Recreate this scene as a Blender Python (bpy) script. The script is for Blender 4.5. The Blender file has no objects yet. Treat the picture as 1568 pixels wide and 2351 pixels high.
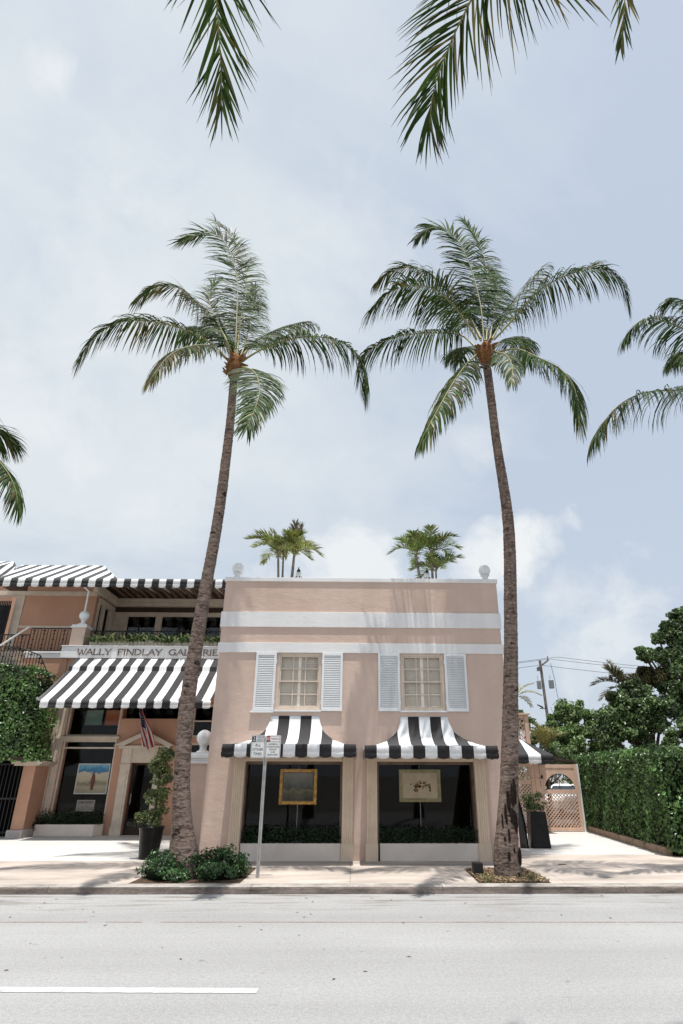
import bpy, bmesh, math, random
import numpy as np
from mathutils import Vector, Matrix
R_ = math.radians
SC = bpy.context.scene
COL = SC.collection

# ------------------------------------------------------------------ camera
CAM_F, CAM_PX, CAM_PY = 1362.675, 838.27, 1175.5           # in units of a 1568 x 2351 picture
CAM_R = np.array([[0.99976944, -0.02138233, 0.00196407],
                  [-0.01050031, -0.40706645, 0.91333819],
                  [0.01872979, 0.91314824, 0.40719712]])
# rows above: right, up, forward
_r, _u, _f = CAM_R[0].copy(), np.array([-0.01050031, -0.40706645, 0.91333819]), CAM_R[2].copy()
_u = np.cross(_r, _f); _u /= np.linalg.norm(_u)
CAM_H = 1.75
cam_data = bpy.data.cameras.new('camera')
cam = bpy.data.objects.new('camera', cam_data)
COL.objects.link(cam)
cam.matrix_world = Matrix(((_r[0], _u[0], -_f[0], 0), (_r[1], _u[1], -_f[1], 0), (_r[2], _u[2], -_f[2], CAM_H), (0, 0, 0, 1)))
cam_data.sensor_width = 36.0
cam_data.sensor_fit = 'AUTO'
cam_data.lens = CAM_F / 2351.0 * 36.0
cam_data.shift_x = (784.0 - CAM_PX) / 2351.0
cam_data.shift_y = 0.0
cam_data.clip_start = 0.05
cam_data.clip_end = 6000
SC.camera = cam

SC.view_settings.view_transform = 'Standard'
SC.view_settings.look = 'None'
SC.view_settings.exposure = 0.09
SC.view_settings.gamma = 1.0
SC.cycles.max_bounces = 8
SC.cycles.diffuse_bounces = 4
SC.cycles.transparent_max_bounces = 12

# ------------------------------------------------------------------ world
SUN_EL = 80.0
world = bpy.data.worlds.new('World'); SC.world = world
world.use_nodes = True
def build_world():
    nt = world.node_tree; nt.nodes.clear(); L = nt.links.new
    def N(t, **k):
        n = nt.nodes.new(t)
        for a, b in k.items(): setattr(n, a, b)
        return n
    def M(op, a, b=None, c=None, clamp=False):
        n = N('ShaderNodeMath', operation=op); n.use_clamp = clamp
        for i, v in enumerate((a, b, c)):
            if v is None: continue
            if isinstance(v, (int, float)): n.inputs[i].default_value = v
            else: L(v, n.inputs[i])
        return n.outputs[0]
    def MIX(f, a, b):
        n = N('ShaderNodeMix', data_type='RGBA')
        for s, v in ((n.inputs[0], f), (n.inputs[6], a), (n.inputs[7], b)):
            if isinstance(v, (int, float)): s.default_value = v
            elif isinstance(v, tuple): s.default_value = (*v, 1)
            else: L(v, s)
        return n.outputs[2]
    out = N('ShaderNodeOutputWorld'); bg = N('ShaderNodeBackground'); bg.inputs[1].default_value = 0.1
    L(bg.outputs[0], out.inputs[0])
    sky = N('ShaderNodeTexSky', sky_type='NISHITA'); sky.sun_disc = False
    sky.sun_elevation = R_(SUN_EL); sky.sun_rotation = R_(180)
    sky.air_density = 1.2; sky.dust_density = 3.0; sky.ozone_density = 1.0
    tc = N('ShaderNodeTexCoord'); sep = N('ShaderNodeSeparateXYZ'); L(tc.outputs['Generated'], sep.inputs[0])
    X, Y, Z = sep.outputs
    Zc = M('MAXIMUM', Z, 0.0)
    den = M('ADD', Zc, 0.22)
    cv = N('ShaderNodeCombineXYZ'); L(M('DIVIDE', X, den), cv.inputs[0]); L(M('DIVIDE', Y, den), cv.inputs[1]); L(M('MULTIPLY', Z, 0.6), cv.inputs[2])
    def noise(scale, detail, rough, dist=0.0, vec=None, off=0.0):
        n = N('ShaderNodeTexNoise'); n.inputs['Scale'].default_value = scale; n.inputs['Detail'].default_value = detail
        n.inputs['Roughness'].default_value = rough; n.inputs['Distortion'].default_value = dist
        if off:
            mp = N('ShaderNodeMapping'); mp.inputs[1].default_value = (off, off * .7, off * .3); L(vec, mp.inputs[0]); vec = mp.outputs[0]
        L(vec, n.inputs['Vector']); return n.outputs[0]
    # base: thin bluish haze, Nishita tint kept in it
    base = MIX(0.82, sky.outputs[0], (5.75, 6.55, 7.7))
    hor = M('POWER', M('SUBTRACT', 1.0, Zc), 5.0)
    base = MIX(M('MULTIPLY', hor, 0.45), base, (6.7, 7.4, 8.0))
    # broad veil of cloud, thicker to the left of the view
    n1 = noise(1.1, 7, 0.55, 0.6, cv.outputs[0], 3.1)
    n2 = noise(4.0, 8, 0.6, 0.4, cv.outputs[0], 7.7)
    left = M('MULTIPLY', X, -0.42)
    v = M('ADD', M('ADD', M('MULTIPLY', n1, 1.0), M('MULTIPLY', n2, 0.28)), left)
    veil = M('MULTIPLY_ADD', v, 3.0, -1.75, True)
    c = MIX(M('MULTIPLY', veil, 0.85), base, (7.4, 7.9, 8.15))
    # heaped clouds at fixed directions: (dir, angular radius)
    n3 = noise(7.0, 10, 0.62, 0.3, tc.outputs['Generated'], 1.7)
    n4 = noise(2.6, 6, 0.6, 0.5, tc.outputs['Generated'], 4.2)
    nn = M('ADD', M('MULTIPLY', n3, 0.6), M('MULTIPLY', n4, 0.4))
    acc = None
    for (px, py, rad, st) in CLOUDS:
        d = (px - CAM_PX) / CAM_F * _r - (py - CAM_PY) / CAM_F * _u + _f; d = d / np.linalg.norm(d)
        vm = N('ShaderNodeVectorMath', operation='DOT_PRODUCT'); L(tc.outputs['Generated'], vm.inputs[0]); vm.inputs[1].default_value = tuple(d)
        # 1 at the centre falling to 0 at the radius
        cr = math.cos(R_(rad))
        w = M('DIVIDE', M('SUBTRACT', vm.outputs['Value'], cr), 1 - cr)
        w = M('MAXIMUM', w, -4.0)
        m = M('MULTIPLY', M('MULTIPLY_ADD', M('ADD', M('MULTIPLY', w, 0.42), M('MULTIPLY_ADD', nn, 3.4, -1.72)), 2.3, -0.12, True), st)
        acc = m if acc is None else M('MAXIMUM', acc, m)
    c = MIX(acc, c, (8.2, 8.5, 8.65))
    low = M('MULTIPLY', M('LESS_THAN', Z, 0.0), 1.0)
    c = MIX(low, c, (3.2, 3.2, 3.1))
    L(c, bg.inputs[0])
CLOUDS = [(1235, 1235, 3.8, 1.0), (1200, 1270, 4.0, 1.0), (1110, 1270, 3.6, .9), (830, 1300, 5.0, .85), (700, 1330, 5.0, .6), (350, 380, 5.5, .45), (125, 160, 2.2, .6),
          (1420, 1430, 7.5, .6), (1300, 1370, 5, .5), (190, 690, 9, .35), (110, 960, 9, .45), (720, 560, 8, .25), (1100, 1040, 3.2, .35), (420, 1150, 8, .35)]
build_world()

sun_d = bpy.data.lights.new('sun', 'SUN'); sun_d.energy = 4.6; sun_d.angle = R_(0.53); sun_d.color = (1.0, 0.955, 0.89)
sun = bpy.data.objects.new('sun', sun_d); COL.objects.link(sun)
sun.location = (0, -5, 40); sun.rotation_euler = (R_(90 - SUN_EL), R_(1.5), 0)

# ------------------------------------------------------------------ pixel helpers (where a sight line meets a real plane)
def ray(px, py): return (px - CAM_PX) / CAM_F * _r - (py - CAM_PY) / CAM_F * _u + _f
def atY(px, py, Y):
    d = ray(px, py); k = Y / d[1]; return Vector((k * d[0], Y, CAM_H + k * d[2]))
ZA = lambda x, y: (163.3 + x * .4583, 457.3 + y * .4583)
ZB = lambda x, y: (784 + x * .5, 457.3 + y * .5)
ZC = lambda x, y: (326.7 + x * .7917, y * .7917)
ZD = lambda x, y: (x / 3.0, 898.3 + y / 3.0)
ZE = lambda x, y: (1355.7 + x * .1529, 1372 + y * .1529)
Z3 = lambda x, y: (457.3 + x * .26044, 1184.2 + y * .26044)
Z4 = lambda x, y: (784 + x * .2708, 1184.2 + y * .2708)

# ------------------------------------------------------------------ materials
MATS = {}
def mat(name, col, rough=0.7, var=0.12, scale=3.0, bump=0.0, bscale=60.0, spec=0.3, col2=None, fine=0.0, metallic=0.0, island=0.0, translucent=0.0, stretch=None, sheen=0.0):
    if name in MATS: return MATS[name]
    m = bpy.data.materials.new(name); m.use_nodes = True
    nt = m.node_tree; L = nt.links.new; b = nt.nodes['Principled BSDF']
    b.inputs['Roughness'].default_value = rough; b.inputs['Specular IOR Level'].default_value = spec; b.inputs['Metallic'].default_value = metallic
    if sheen: b.inputs['Sheen Weight'].default_value = sheen
    tc = nt.nodes.new('ShaderNodeTexCoord'); vec = tc.outputs['Object']
    if stretch:
        mp = nt.nodes.new('ShaderNodeMapping'); mp.inputs[3].default_value = stretch; L(vec, mp.inputs[0]); vec = mp.outputs[0]
    n = nt.nodes.new('ShaderNodeTexNoise'); n.inputs['Scale'].default_value = scale; n.inputs['Detail'].default_value = 6; n.inputs['Roughness'].default_value = .62
    L(vec, n.inputs['Vector'])
    if col2 is None: col2 = tuple(max(0, c * (1 - 2 * var)) for c in col); hi = tuple(min(.95, c * (1 + var)) for c in col)
    else: hi = col
    rp = nt.nodes.new('ShaderNodeValToRGB'); e = rp.color_ramp.elements
    e[0].position = .32; e[0].color = (*col2, 1); e[1].position = .68; e[1].color = (*hi, 1)
    L(n.outputs[0], rp.inputs[0]); co = rp.outputs[0]
    if fine:
        f = nt.nodes.new('ShaderNodeTexNoise'); f.inputs['Scale'].default_value = bscale; f.inputs['Detail'].default_value = 3
        L(vec, f.inputs['Vector'])
        mr = nt.nodes.new('ShaderNodeMapRange'); mr.inputs[1].default_value = .3; mr.inputs[2].default_value = .7; mr.inputs[3].default_value = 1 - fine; mr.inputs[4].default_value = 1 + fine
        L(f.outputs[0], mr.inputs[0])
        mx = nt.nodes.new('ShaderNodeMix'); mx.data_type = 'RGBA'; mx.blend_type = 'MULTIPLY'; mx.inputs[0].default_value = 1
        L(co, mx.inputs[6]); L(mr.outputs[0], mx.inputs[7]); co = mx.outputs[2]
    if island:
        g = nt.nodes.new('ShaderNodeNewGeometry')
        mr = nt.nodes.new('ShaderNodeMapRange'); mr.inputs[3].default_value = 1 - island; mr.inputs[4].default_value = 1 + island
        L(g.outputs['Random Per Island'], mr.inputs[0])
        mx = nt.nodes.new('ShaderNodeMix'); mx.data_type = 'RGBA'; mx.blend_type = 'MULTIPLY'; mx.inputs[0].default_value = 1
        L(co, mx.inputs[6]); L(mr.outputs[0], mx.inputs[7]); co = mx.outputs[2]
    L(co, b.inputs['Base Color'])
    if bump:
        f = nt.nodes.new('ShaderNodeTexNoise'); f.inputs['Scale'].default_value = bscale; f.inputs['Detail'].default_value = 5; f.inputs['Roughness'].default_value = .6
        L(vec, f.inputs['Vector']); bp = nt.nodes.new('ShaderNodeBump'); bp.inputs['Strength'].default_value = bump; bp.inputs['Distance'].default_value = .02
        L(f.outputs[0], bp.inputs['Height']); L(bp.outputs[0], b.inputs['Normal'])
    if translucent:
        t = nt.nodes.new('ShaderNodeBsdfTranslucent'); L(co, t.inputs[0]); ms = nt.nodes.new('ShaderNodeMixShader'); ms.inputs[0].default_value = translucent
        L(b.outputs[0], ms.inputs[1]); L(t.outputs[0], ms.inputs[2]); L(ms.outputs[0], nt.nodes['Material Output'].inputs[0])
    MATS[name] = m; return m

def glass_mat(name, refl=0.03, tint=(1, 1, 1), rough=0.0):
    if name in MATS: return MATS[name]
    m = bpy.data.materials.new(name); m.use_nodes = True; nt = m.node_tree; L = nt.links.new; nt.nodes.clear()
    o = nt.nodes.new('ShaderNodeOutputMaterial'); tr = nt.nodes.new('ShaderNodeBsdfTransparent'); tr.inputs[0].default_value = (*tint, 1)
    g = nt.nodes.new('ShaderNodeBsdfGlossy'); g.inputs['Roughness'].default_value = rough
    ms = nt.nodes.new('ShaderNodeMixShader'); ms.inputs[0].default_value = refl
    # faint unevenness of the pane
    n = nt.nodes.new('ShaderNodeTexNoise'); n.inputs['Scale'].default_value = 1.5; tc = nt.nodes.new('ShaderNodeTexCoord'); L(tc.outputs['Object'], n.inputs['Vector'])
    bp = nt.nodes.new('ShaderNodeBump'); bp.inputs['Strength'].default_value = .03; L(n.outputs[0], bp.inputs['Height']); L(bp.outputs[0], g.inputs['Normal'])
    L(tr.outputs[0], ms.inputs[1]); L(g.outputs[0], ms.inputs[2]); L(ms.outputs[0], o.inputs[0])
    MATS[name] = m; return m

def stucco_mat(name, c, c2, streak=.04, bump=.35):
    """painted stucco: trowel unevenness, faint vertical weather streaks"""
    if name in MATS: return MATS[name]
    m = bpy.data.materials.new(name); m.use_nodes = True; nt = m.node_tree; L = nt.links.new; b = nt.nodes['Principled BSDF']
    b.inputs['Roughness'].default_value = .88; b.inputs['Specular IOR Level'].default_value = .15
    tc = nt.nodes.new('ShaderNodeTexCoord'); v = tc.outputs['Object']
    def noise(scale, st=(1, 1, 1), det=5):
        mp = nt.nodes.new('ShaderNodeMapping'); mp.inputs[3].default_value = st; L(v, mp.inputs[0])
        n = nt.nodes.new('ShaderNodeTexNoise'); n.inputs['Scale'].default_value = scale; n.inputs['Detail'].default_value = det; n.inputs['Roughness'].default_value = .6
        L(mp.outputs[0], n.inputs['Vector']); return n.outputs[0]
    rp = nt.nodes.new('ShaderNodeValToRGB'); e = rp.color_ramp.elements; e[0].position = .35; e[0].color = (*c2, 1); e[1].position = .65; e[1].color = (*c, 1)
    L(noise(.9), rp.inputs[0])
    mr = nt.nodes.new('ShaderNodeMapRange'); mr.inputs[1].default_value = .35; mr.inputs[2].default_value = .65; mr.inputs[3].default_value = 1 - streak; mr.inputs[4].default_value = 1 + streak
    L(noise(3.2, (1, 1, .06), 4), mr.inputs[0])
    mx = nt.nodes.new('ShaderNodeMix'); mx.data_type = 'RGBA'; mx.blend_type = 'MULTIPLY'; mx.inputs[0].default_value = 1
    L(rp.outputs[0], mx.inputs[6]); L(mr.outputs[0], mx.inputs[7])
    L(mx.outputs[2], b.inputs['Base Color'])
    sz = nt.nodes.new('ShaderNodeSeparateXYZ'); L(v, sz.inputs[0])
    g1 = nt.nodes.new('ShaderNodeMath'); g1.operation = 'MULTIPLY_ADD'; L(noise(5, (1, 1, .35), 5), g1.inputs[0]); g1.inputs[1].default_value = -1.1; L(sz.outputs[2], g1.inputs[2])
    g2 = nt.nodes.new('ShaderNodeMapRange'); g2.inputs[1].default_value = -.45; g2.inputs[2].default_value = .1; g2.inputs[3].default_value = .35; g2.inputs[4].default_value = 0; L(g1.outputs[0], g2.inputs[0])
    gm_ = nt.nodes.new('ShaderNodeMix'); gm_.data_type = 'RGBA'; gm_.inputs[7].default_value = (.26, .19, .15, 1); L(g2.outputs[0], gm_.inputs[0]); L(mx.outputs[2], gm_.inputs[6]); L(gm_.outputs[2], b.inputs['Base Color'])
    ad = nt.nodes.new('ShaderNodeMath'); ad.operation = 'MULTIPLY_ADD'; L(noise(4.5, (1, 1, 1.8), 3), ad.inputs[0]); ad.inputs[1].default_value = 2.2; L(noise(48, det=4), ad.inputs[2])
    bp = nt.nodes.new('ShaderNodeBump'); bp.inputs['Strength'].default_value = bump; bp.inputs['Distance'].default_value = .012
    L(ad.outputs[0], bp.inputs['Height']); L(bp.outputs[0], b.inputs['Normal'])
    MATS[name] = m; return m

PINK = stucco_mat('pink_stucco', (.635, .487, .412), (.585, .44, .365), .03)
PINK2 = stucco_mat('salmon_stucco', (.50, .295, .205), (.45, .255, .175))
WHITE = mat('white_paint', (.78, .79, .80), .55, .04, 2.0, .12, 40)
WHITE_ROUGH = stucco_mat('white_stucco', (.79, .78, .78), (.735, .73, .735), .03, .2)
LIME = mat('limestone', (.70, .565, .435), .85, .05, 3, .2, 50, .2, fine=.05)
CREAM = mat('cream_trim', (.60, .51, .42), .75, .08, 4, .1, 40)
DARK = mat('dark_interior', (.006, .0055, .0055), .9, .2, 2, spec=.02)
DARKWOOD = mat('dark_wood', (.05, .03, .02), .6, .3, 6, spec=.3, stretch=(1, 1, 8))
BRONZE = mat('bronze_frame', (.16, .11, .075), .45, .2, 5, spec=.4)
IRON = mat('black_iron', (.012, .012, .013), .5, .3, 20, spec=.4)
FAB_W = mat('white_canvas', (.80, .81, .82), .8, .04, 3, .1, 220, .15)
FAB_B = mat('black_canvas', (.019, .017, .019), .7, .12, 5, .1, 220, .25, sheen=.3)
GLASS = glass_mat('shop_glass', .012)
GLASS_UP = glass_mat('sash_glass', .03)
BEIGE = mat('beige_sash', (.66, .56, .47), .6, .06, 4)
BLIND = mat('blind_slats', (.90, .82, .70), .6, .05, 3)
GOLD = mat('gilded_frame', (.62, .33, .07), .4, .3, 14, .5, 40, .6, metallic=.5)
STEEL = mat('galvanised_steel', (.45, .44, .43), .45, .12, 9, spec=.5, metallic=.6)
BRASSL = mat('bronze_letters', (.17, .115, .09), .5, .3, 12, spec=.5)
BLACKPOT = mat('black_glazed_pot', (.008, .008, .008), .28, .4, 6, spec=.22)
SOIL = mat('soil', (.10, .07, .05), .95, .3, 14, .6, 30, .1)
LEAF = mat('hedge_leaf', (.12, .225, .065), .36, .4, 1.2, island=.65, translucent=.22, spec=.6)
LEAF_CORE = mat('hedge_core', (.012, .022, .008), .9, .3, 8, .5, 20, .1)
LEAF_D = mat('dark_leaf', (.018, .04, .014), .5, .3, 2, island=.5, translucent=.12, spec=.4)
LEAF_S = mat('shrub_leaf', (.045, .11, .03), .4, .3, 2, island=.5, translucent=.2, spec=.5)
LEAF_V = mat('variegated_leaf', (.20, .23, .08), .45, .3, 6, col2=(.06, .10, .03), island=.6, translucent=.2, spec=.45)
LEAF_T = mat('tree_leaf', (.145, .225, .085), .36, .4, .8, island=.65, translucent=.22, spec=.6)
LEAF_T2 = mat('bright_tree_leaf', (.19, .285, .10), .42, .35, .9, island=.6, translucent=.25, spec=.5)
LEAF_BR = mat('dry_leaf', (.14, .13, .055), .7, .3, 2, island=.5, translucent=.2)
FROND = mat('palm_leaflet', (.048, .088, .02), .62, .3, .9, island=.65, translucent=.16, spec=.12)
FROND_Y = mat('yellowing_leaflet', (.15, .125, .04), .5, .3, 1.5, island=.4, translucent=.25, spec=.4)
FROND_L = mat('lime_leaflet', (.29, .34, .085), .42, .3, 1.5, island=.4, translucent=.3, spec=.45)
FROND_DRY = mat('dead_leaflet', (.22, .165, .11), .8, .3, 1.5, island=.4, translucent=.15)
RACHIS = mat('frond_stem', (.26, .24, .09), .5, .2, 3, spec=.4)
RACHIS_DRY = mat('dead_stem', (.25, .20, .14), .8, .2, 3)
FIBRE = mat('palm_fibre', (.30, .145, .06), .95, .3, 9, .8, 30, .1, col2=(.09, .045, .025))
GREYSTEM = mat('grey_palm_stem', (.27, .24, .22), .8, .25, 12, .3, 40)
BARK = mat('tree_bark', (.10, .075, .055), .95, .3, 6, .7, 25, .1)

def bark_mat(name, scars):
    """ringed coconut trunk; dark elongated hollows near the foot"""
    m = bpy.data.materials.new(name); m.use_nodes = True; nt = m.node_tree; L = nt.links.new; b = nt.nodes['Principled BSDF']
    b.inputs['Roughness'].default_value = .92; b.inputs['Specular IOR Level'].default_value = .12
    tc = nt.nodes.new('ShaderNodeTexCoord'); v = tc.outputs['Object']
    def noise(scale, st=(1, 1, 1), det=5, rough=.6):
        mp = nt.nodes.new('ShaderNodeMapping'); mp.inputs[3].default_value = st; L(v, mp.inputs[0])
        n = nt.nodes.new('ShaderNodeTexNoise'); n.inputs['Scale'].default_value = scale; n.inputs['Detail'].default_value = det; n.inputs['Roughness'].default_value = rough
        L(mp.outputs[0], n.inputs['Vector']); return n.outputs[0]
    wv = noise(3.4, (1, 1, 5.5), 4, .65)
    rp = nt.nodes.new('ShaderNodeValToRGB'); e = rp.color_ramp.elements
    e[0].position = .16; e[0].color = (.05, .034, .028, 1); e[1].position = .52; e[1].color = (.25, .188, .16, 1)
    mixf = nt.nodes.new('ShaderNodeMath'); mixf.operation = 'MULTIPLY_ADD'; L(wv, mixf.inputs[0]); mixf.inputs[1].default_value = .75
    n1 = noise(14, (1, 1, 2.5)); L(n1, mixf.inputs[2]); sb = nt.nodes.new('ShaderNodeMath'); sb.operation = 'SUBTRACT'; L(mixf.outputs[0], sb.inputs[0]); sb.inputs[1].default_value = .52
    L(sb.outputs[0], rp.inputs[0])
    # grey lichen patches
    mx = nt.nodes.new('ShaderNodeMix'); mx.data_type = 'RGBA'; mx.inputs[7].default_value = (.20, .165, .14, 1)
    mr = nt.nodes.new('ShaderNodeMapRange'); mr.inputs[1].default_value = .5; mr.inputs[2].default_value = .75; mr.inputs[4].default_value = .5; L(noise(2.1), mr.inputs[0]); L(mr.outputs[0], mx.inputs[0]); L(rp.outputs[0], mx.inputs[6])
    col = mx.outputs[2]
    # dark pits
    pit = nt.nodes.new('ShaderNodeMapRange'); pit.inputs[1].default_value = .66; pit.inputs[2].default_value = .72; L(noise(6.5, (1, 1, 1.3), 2, .4), pit.inputs[0])
    mx2 = nt.nodes.new('ShaderNodeMix'); mx2.data_type = 'RGBA'; mx2.inputs[7].default_value = (.03, .022, .018, 1); L(pit.outputs[0], mx2.inputs[0]); L(col, mx2.inputs[6]); col = mx2.outputs[2]
    hsum = nt.nodes.new('ShaderNodeMath'); hsum.operation = 'MULTIPLY_ADD'; L(wv, hsum.inputs[0]); hsum.inputs[1].default_value = 1.6; L(noise(26, (1, 1, 1.6)), hsum.inputs[2])
    h2 = nt.nodes.new('ShaderNodeMath'); h2.operation = 'SUBTRACT'; L(hsum.outputs[0], h2.inputs[0]); L(pit.outputs[0], h2.inputs[1])
    L(col, b.inputs['Base Color'])
    bp = nt.nodes.new('ShaderNodeBump'); bp.inputs['Strength'].default_value = .6; bp.inputs['Distance'].default_value = .022; L(h2.outputs[0], bp.inputs['Height']); L(bp.outputs[0], b.inputs['Normal'])
    return m
TRUNK = bark_mat('coconut_bark', False)
SCAR = mat('bark_hollow', (.028, .021, .017), 1.0, .3, 20, .5, 30, .03)

# ------------------------------------------------------------------ mesh builder
class MB:
    def __init__(s): s.v = []; s.f = []; s.m = []; s.sm = []
    def add(s, vs, fs, m=0, smooth=False):
        o = len(s.v); s.v.extend([tuple(p) for p in vs])
        for f in fs: s.f.append(tuple(i + o for i in f)); s.m.append(m); s.sm.append(smooth)
    def box(s, x0, x1, y0, y1, z0, z1, m=0):
        if x0 > x1: x0, x1 = x1, x0
        if y0 > y1: y0, y1 = y1, y0
        if z0 > z1: z0, z1 = z1, z0
        v = [(x, y, z) for z in (z0, z1) for y in (y0, y1) for x in (x0, x1)]
        s.add(v, [(0, 2, 3, 1), (4, 5, 7, 6), (0, 1, 5, 4), (2, 6, 7, 3), (0, 4, 6, 2), (1, 3, 7, 5)], m)
    def quad(s, a, b, c, d, m=0, smooth=False): s.add([a, b, c, d], [(0, 1, 2, 3)], m, smooth)
    def prism_xz(s, poly, y0, y1, m=0):
        """poly counter-clockwise in x,z seen from -y"""
        n = len(poly); v = [(x, y0, z) for x, z in poly] + [(x, y1, z) for x, z in poly]
        s.add(v, [tuple(range(n)), tuple(range(2 * n - 1, n - 1, -1))] + [(i, i + n, (i + 1) % n + n, (i + 1) % n) for i in range(n)], m)
    def prism_xy(s, poly, z0, z1, m=0):
        n = len(poly); v = [(x, y, z0) for x, y in poly] + [(x, y, z1) for x, y in poly]
        s.add(v, [tuple(range(n - 1, -1, -1)), tuple(range(n, 2 * n))] + [(i, (i + 1) % n, (i + 1) % n + n, i + n) for i in range(n)], m)
    def tube(s, pts, rad, n=8, m=0, cap=True, smooth=True):
        pts = [Vector(p) for p in pts]; N = len(pts)
        if isinstance(rad, (int, float)): rad = [rad] * N
        vs = []; ref = Vector((0.31, .17, .93))
        for i, p in enumerate(pts):
            t = (pts[min(i + 1, N - 1)] - pts[max(i - 1, 0)]).normalized()
            if abs(t.dot(ref)) > .98: ref = Vector((1, 0, 0))
            a = t.cross(ref).normalized(); b = t.cross(a); ref = -b if False else ref
            for k in range(n):
                th = 2 * math.pi * k / n; vs.append(p + rad[i] * (math.cos(th) * a + math.sin(th) * b))
        fs = [(i * n + k, i * n + (k + 1) % n, (i + 1) * n + (k + 1) % n, (i + 1) * n + k) for i in range(N - 1) for k in range(n)]
        s.add(vs, fs, m, smooth)
        if cap:
            s.add(vs[:n], [tuple(range(n))], m); s.add(vs[-n:], [tuple(range(n - 1, -1, -1))], m)
    def lathe(s, prof, c, n=24, m=0, smooth=True):
        """prof: (radius, z) from the bottom up"""
        vs = []
        for r, z in prof:
            for k in range(n):
                th = 2 * math.pi * k / n; vs.append((c[0] + r * math.cos(th), c[1] + r * math.sin(th), c[2] + z))
        fs = [(i * n + k, i * n + (k + 1) % n, (i + 1) * n + (k + 1) % n, (i + 1) * n + k) for i in range(len(prof) - 1) for k in range(n)]
        fs.append(tuple(range(n - 1, -1, -1))); fs.append(tuple((len(prof) - 1) * n + k for k in range(n)))
        s.add(vs, fs, m, smooth)
    def wall(s, xs, zs, y0, y1, holes, m=0):
        """a wall slab between y0 (front) and y1 with rectangular holes, one skin of shared faces"""
        X = sorted(set([xs[0], xs[1]] + [h[0] for h in holes] + [h[1] for h in holes])); Z = sorted(set([zs[0], zs[1]] + [h[2] for h in holes] + [h[3] for h in holes]))
        X = [x for x in X if xs[0] <= x <= xs[1]]; Z = [z for z in Z if zs[0] <= z <= zs[1]]
        def solid(i, j):
            if i < 0 or j < 0 or i >= len(X) - 1 or j >= len(Z) - 1: return False
            cx, cz = (X[i] + X[i + 1]) / 2, (Z[j] + Z[j + 1]) / 2
            return not any(h[0] < cx < h[1] and h[2] < cz < h[3] for h in holes)
        for i in range(len(X) - 1):
            for j in range(len(Z) - 1):
                if not solid(i, j): continue
                a, b, c, d = X[i], X[i + 1], Z[j], Z[j + 1]
                s.quad((a, y0, c), (b, y0, c), (b, y0, d), (a, y0, d), m); s.quad((b, y1, c), (a, y1, c), (a, y1, d), (b, y1, d), m)
                if not solid(i - 1, j): s.quad((a, y1, c), (a, y0, c), (a, y0, d), (a, y1, d), m)
                if not solid(i + 1, j): s.quad((b, y0, c), (b, y1, c), (b, y1, d), (b, y0, d), m)
                if not solid(i, j - 1): s.quad((a, y1, c), (b, y1, c), (b, y0, c), (a, y0, c), m)
                if not solid(i, j + 1): s.quad((a, y0, d), (b, y0, d), (b, y1, d), (a, y1, d), m)
    def build(s, name, mats, parent=None, bevel=0.0, solid=0.0, weld=False, at=None):
        me = bpy.data.meshes.new(name); me.from_pydata([tuple(map(float, p)) for p in s.v], [], s.f)
        if not isinstance(mats, (list, tuple)): mats = [mats]
        for m in mats: me.materials.append(m)
        me.polygons.foreach_set('material_index', s.m); me.polygons.foreach_set('use_smooth', s.sm)
        me.update()
        if weld:
            bm = bmesh.new(); bm.from_mesh(me); bmesh.ops.remove_doubles(bm, verts=bm.verts, dist=1e-4); bm.to_mesh(me); bm.free()
        o = bpy.data.objects.new(name, me); COL.objects.link(o)
        if parent is not None: attach(o, parent)
        if bevel:
            b = o.modifiers.new('bevel', 'BEVEL'); b.width = bevel; b.segments = 2; b.limit_method = 'ANGLE'; b.angle_limit = R_(40)
        if solid:
            b = o.modifiers.new('solid', 'SOLIDIFY'); b.thickness = solid; b.offset = 0
        return o
def world_loc(o):
    p = Vector(o.location)
    while o.parent: o = o.parent; p = p + Vector(o.location)
    return p
def attach(o, parent):
    """parts are modelled in world coordinates; hang them under a parent that only has a location"""
    o.parent = parent
    o.location = Vector(o.location) - world_loc(parent) if True else o.location
def thing(name, loc, label, cat, group=None):
    o = bpy.data.objects.new(name, None); COL.objects.link(o); o.location = loc; o.empty_display_size = .2
    o['label'] = label; o['category'] = cat
    if group: o['group'] = group
    return o
def tag(o, label, cat, group=None):
    o['label'] = label; o['category'] = cat
    if group: o['group'] = group
    return o
def struct(o): o['kind'] = 'structure'; return o
def text_mesh(body, name, size, mat_, parent, loc, align='CENTER', extrude=.0015, sx=1.0):
    cu = bpy.data.curves.new(name, 'FONT'); cu.body = body; cu.size = size; cu.align_x = align; cu.align_y = 'CENTER'; cu.extrude = extrude; cu.resolution_u = 2
    t = bpy.data.objects.new('tmp_text', cu); COL.objects.link(t); bpy.context.view_layer.update()
    me = bpy.data.meshes.new_from_object(t.evaluated_get(bpy.context.evaluated_depsgraph_get()))
    bpy.data.objects.remove(t)
    me.transform(Matrix.Rotation(R_(90), 4, 'X') @ Matrix.Diagonal((sx, 1, 1, 1))); me.transform(Matrix.Translation(Vector(loc)))
    me.materials.clear(); me.materials.append(mat_); me.name = name
    o = bpy.data.objects.new(name, me); COL.objects.link(o)
    if parent is not None: attach(o, parent)
    return o
rnd = random.Random(7)

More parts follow.
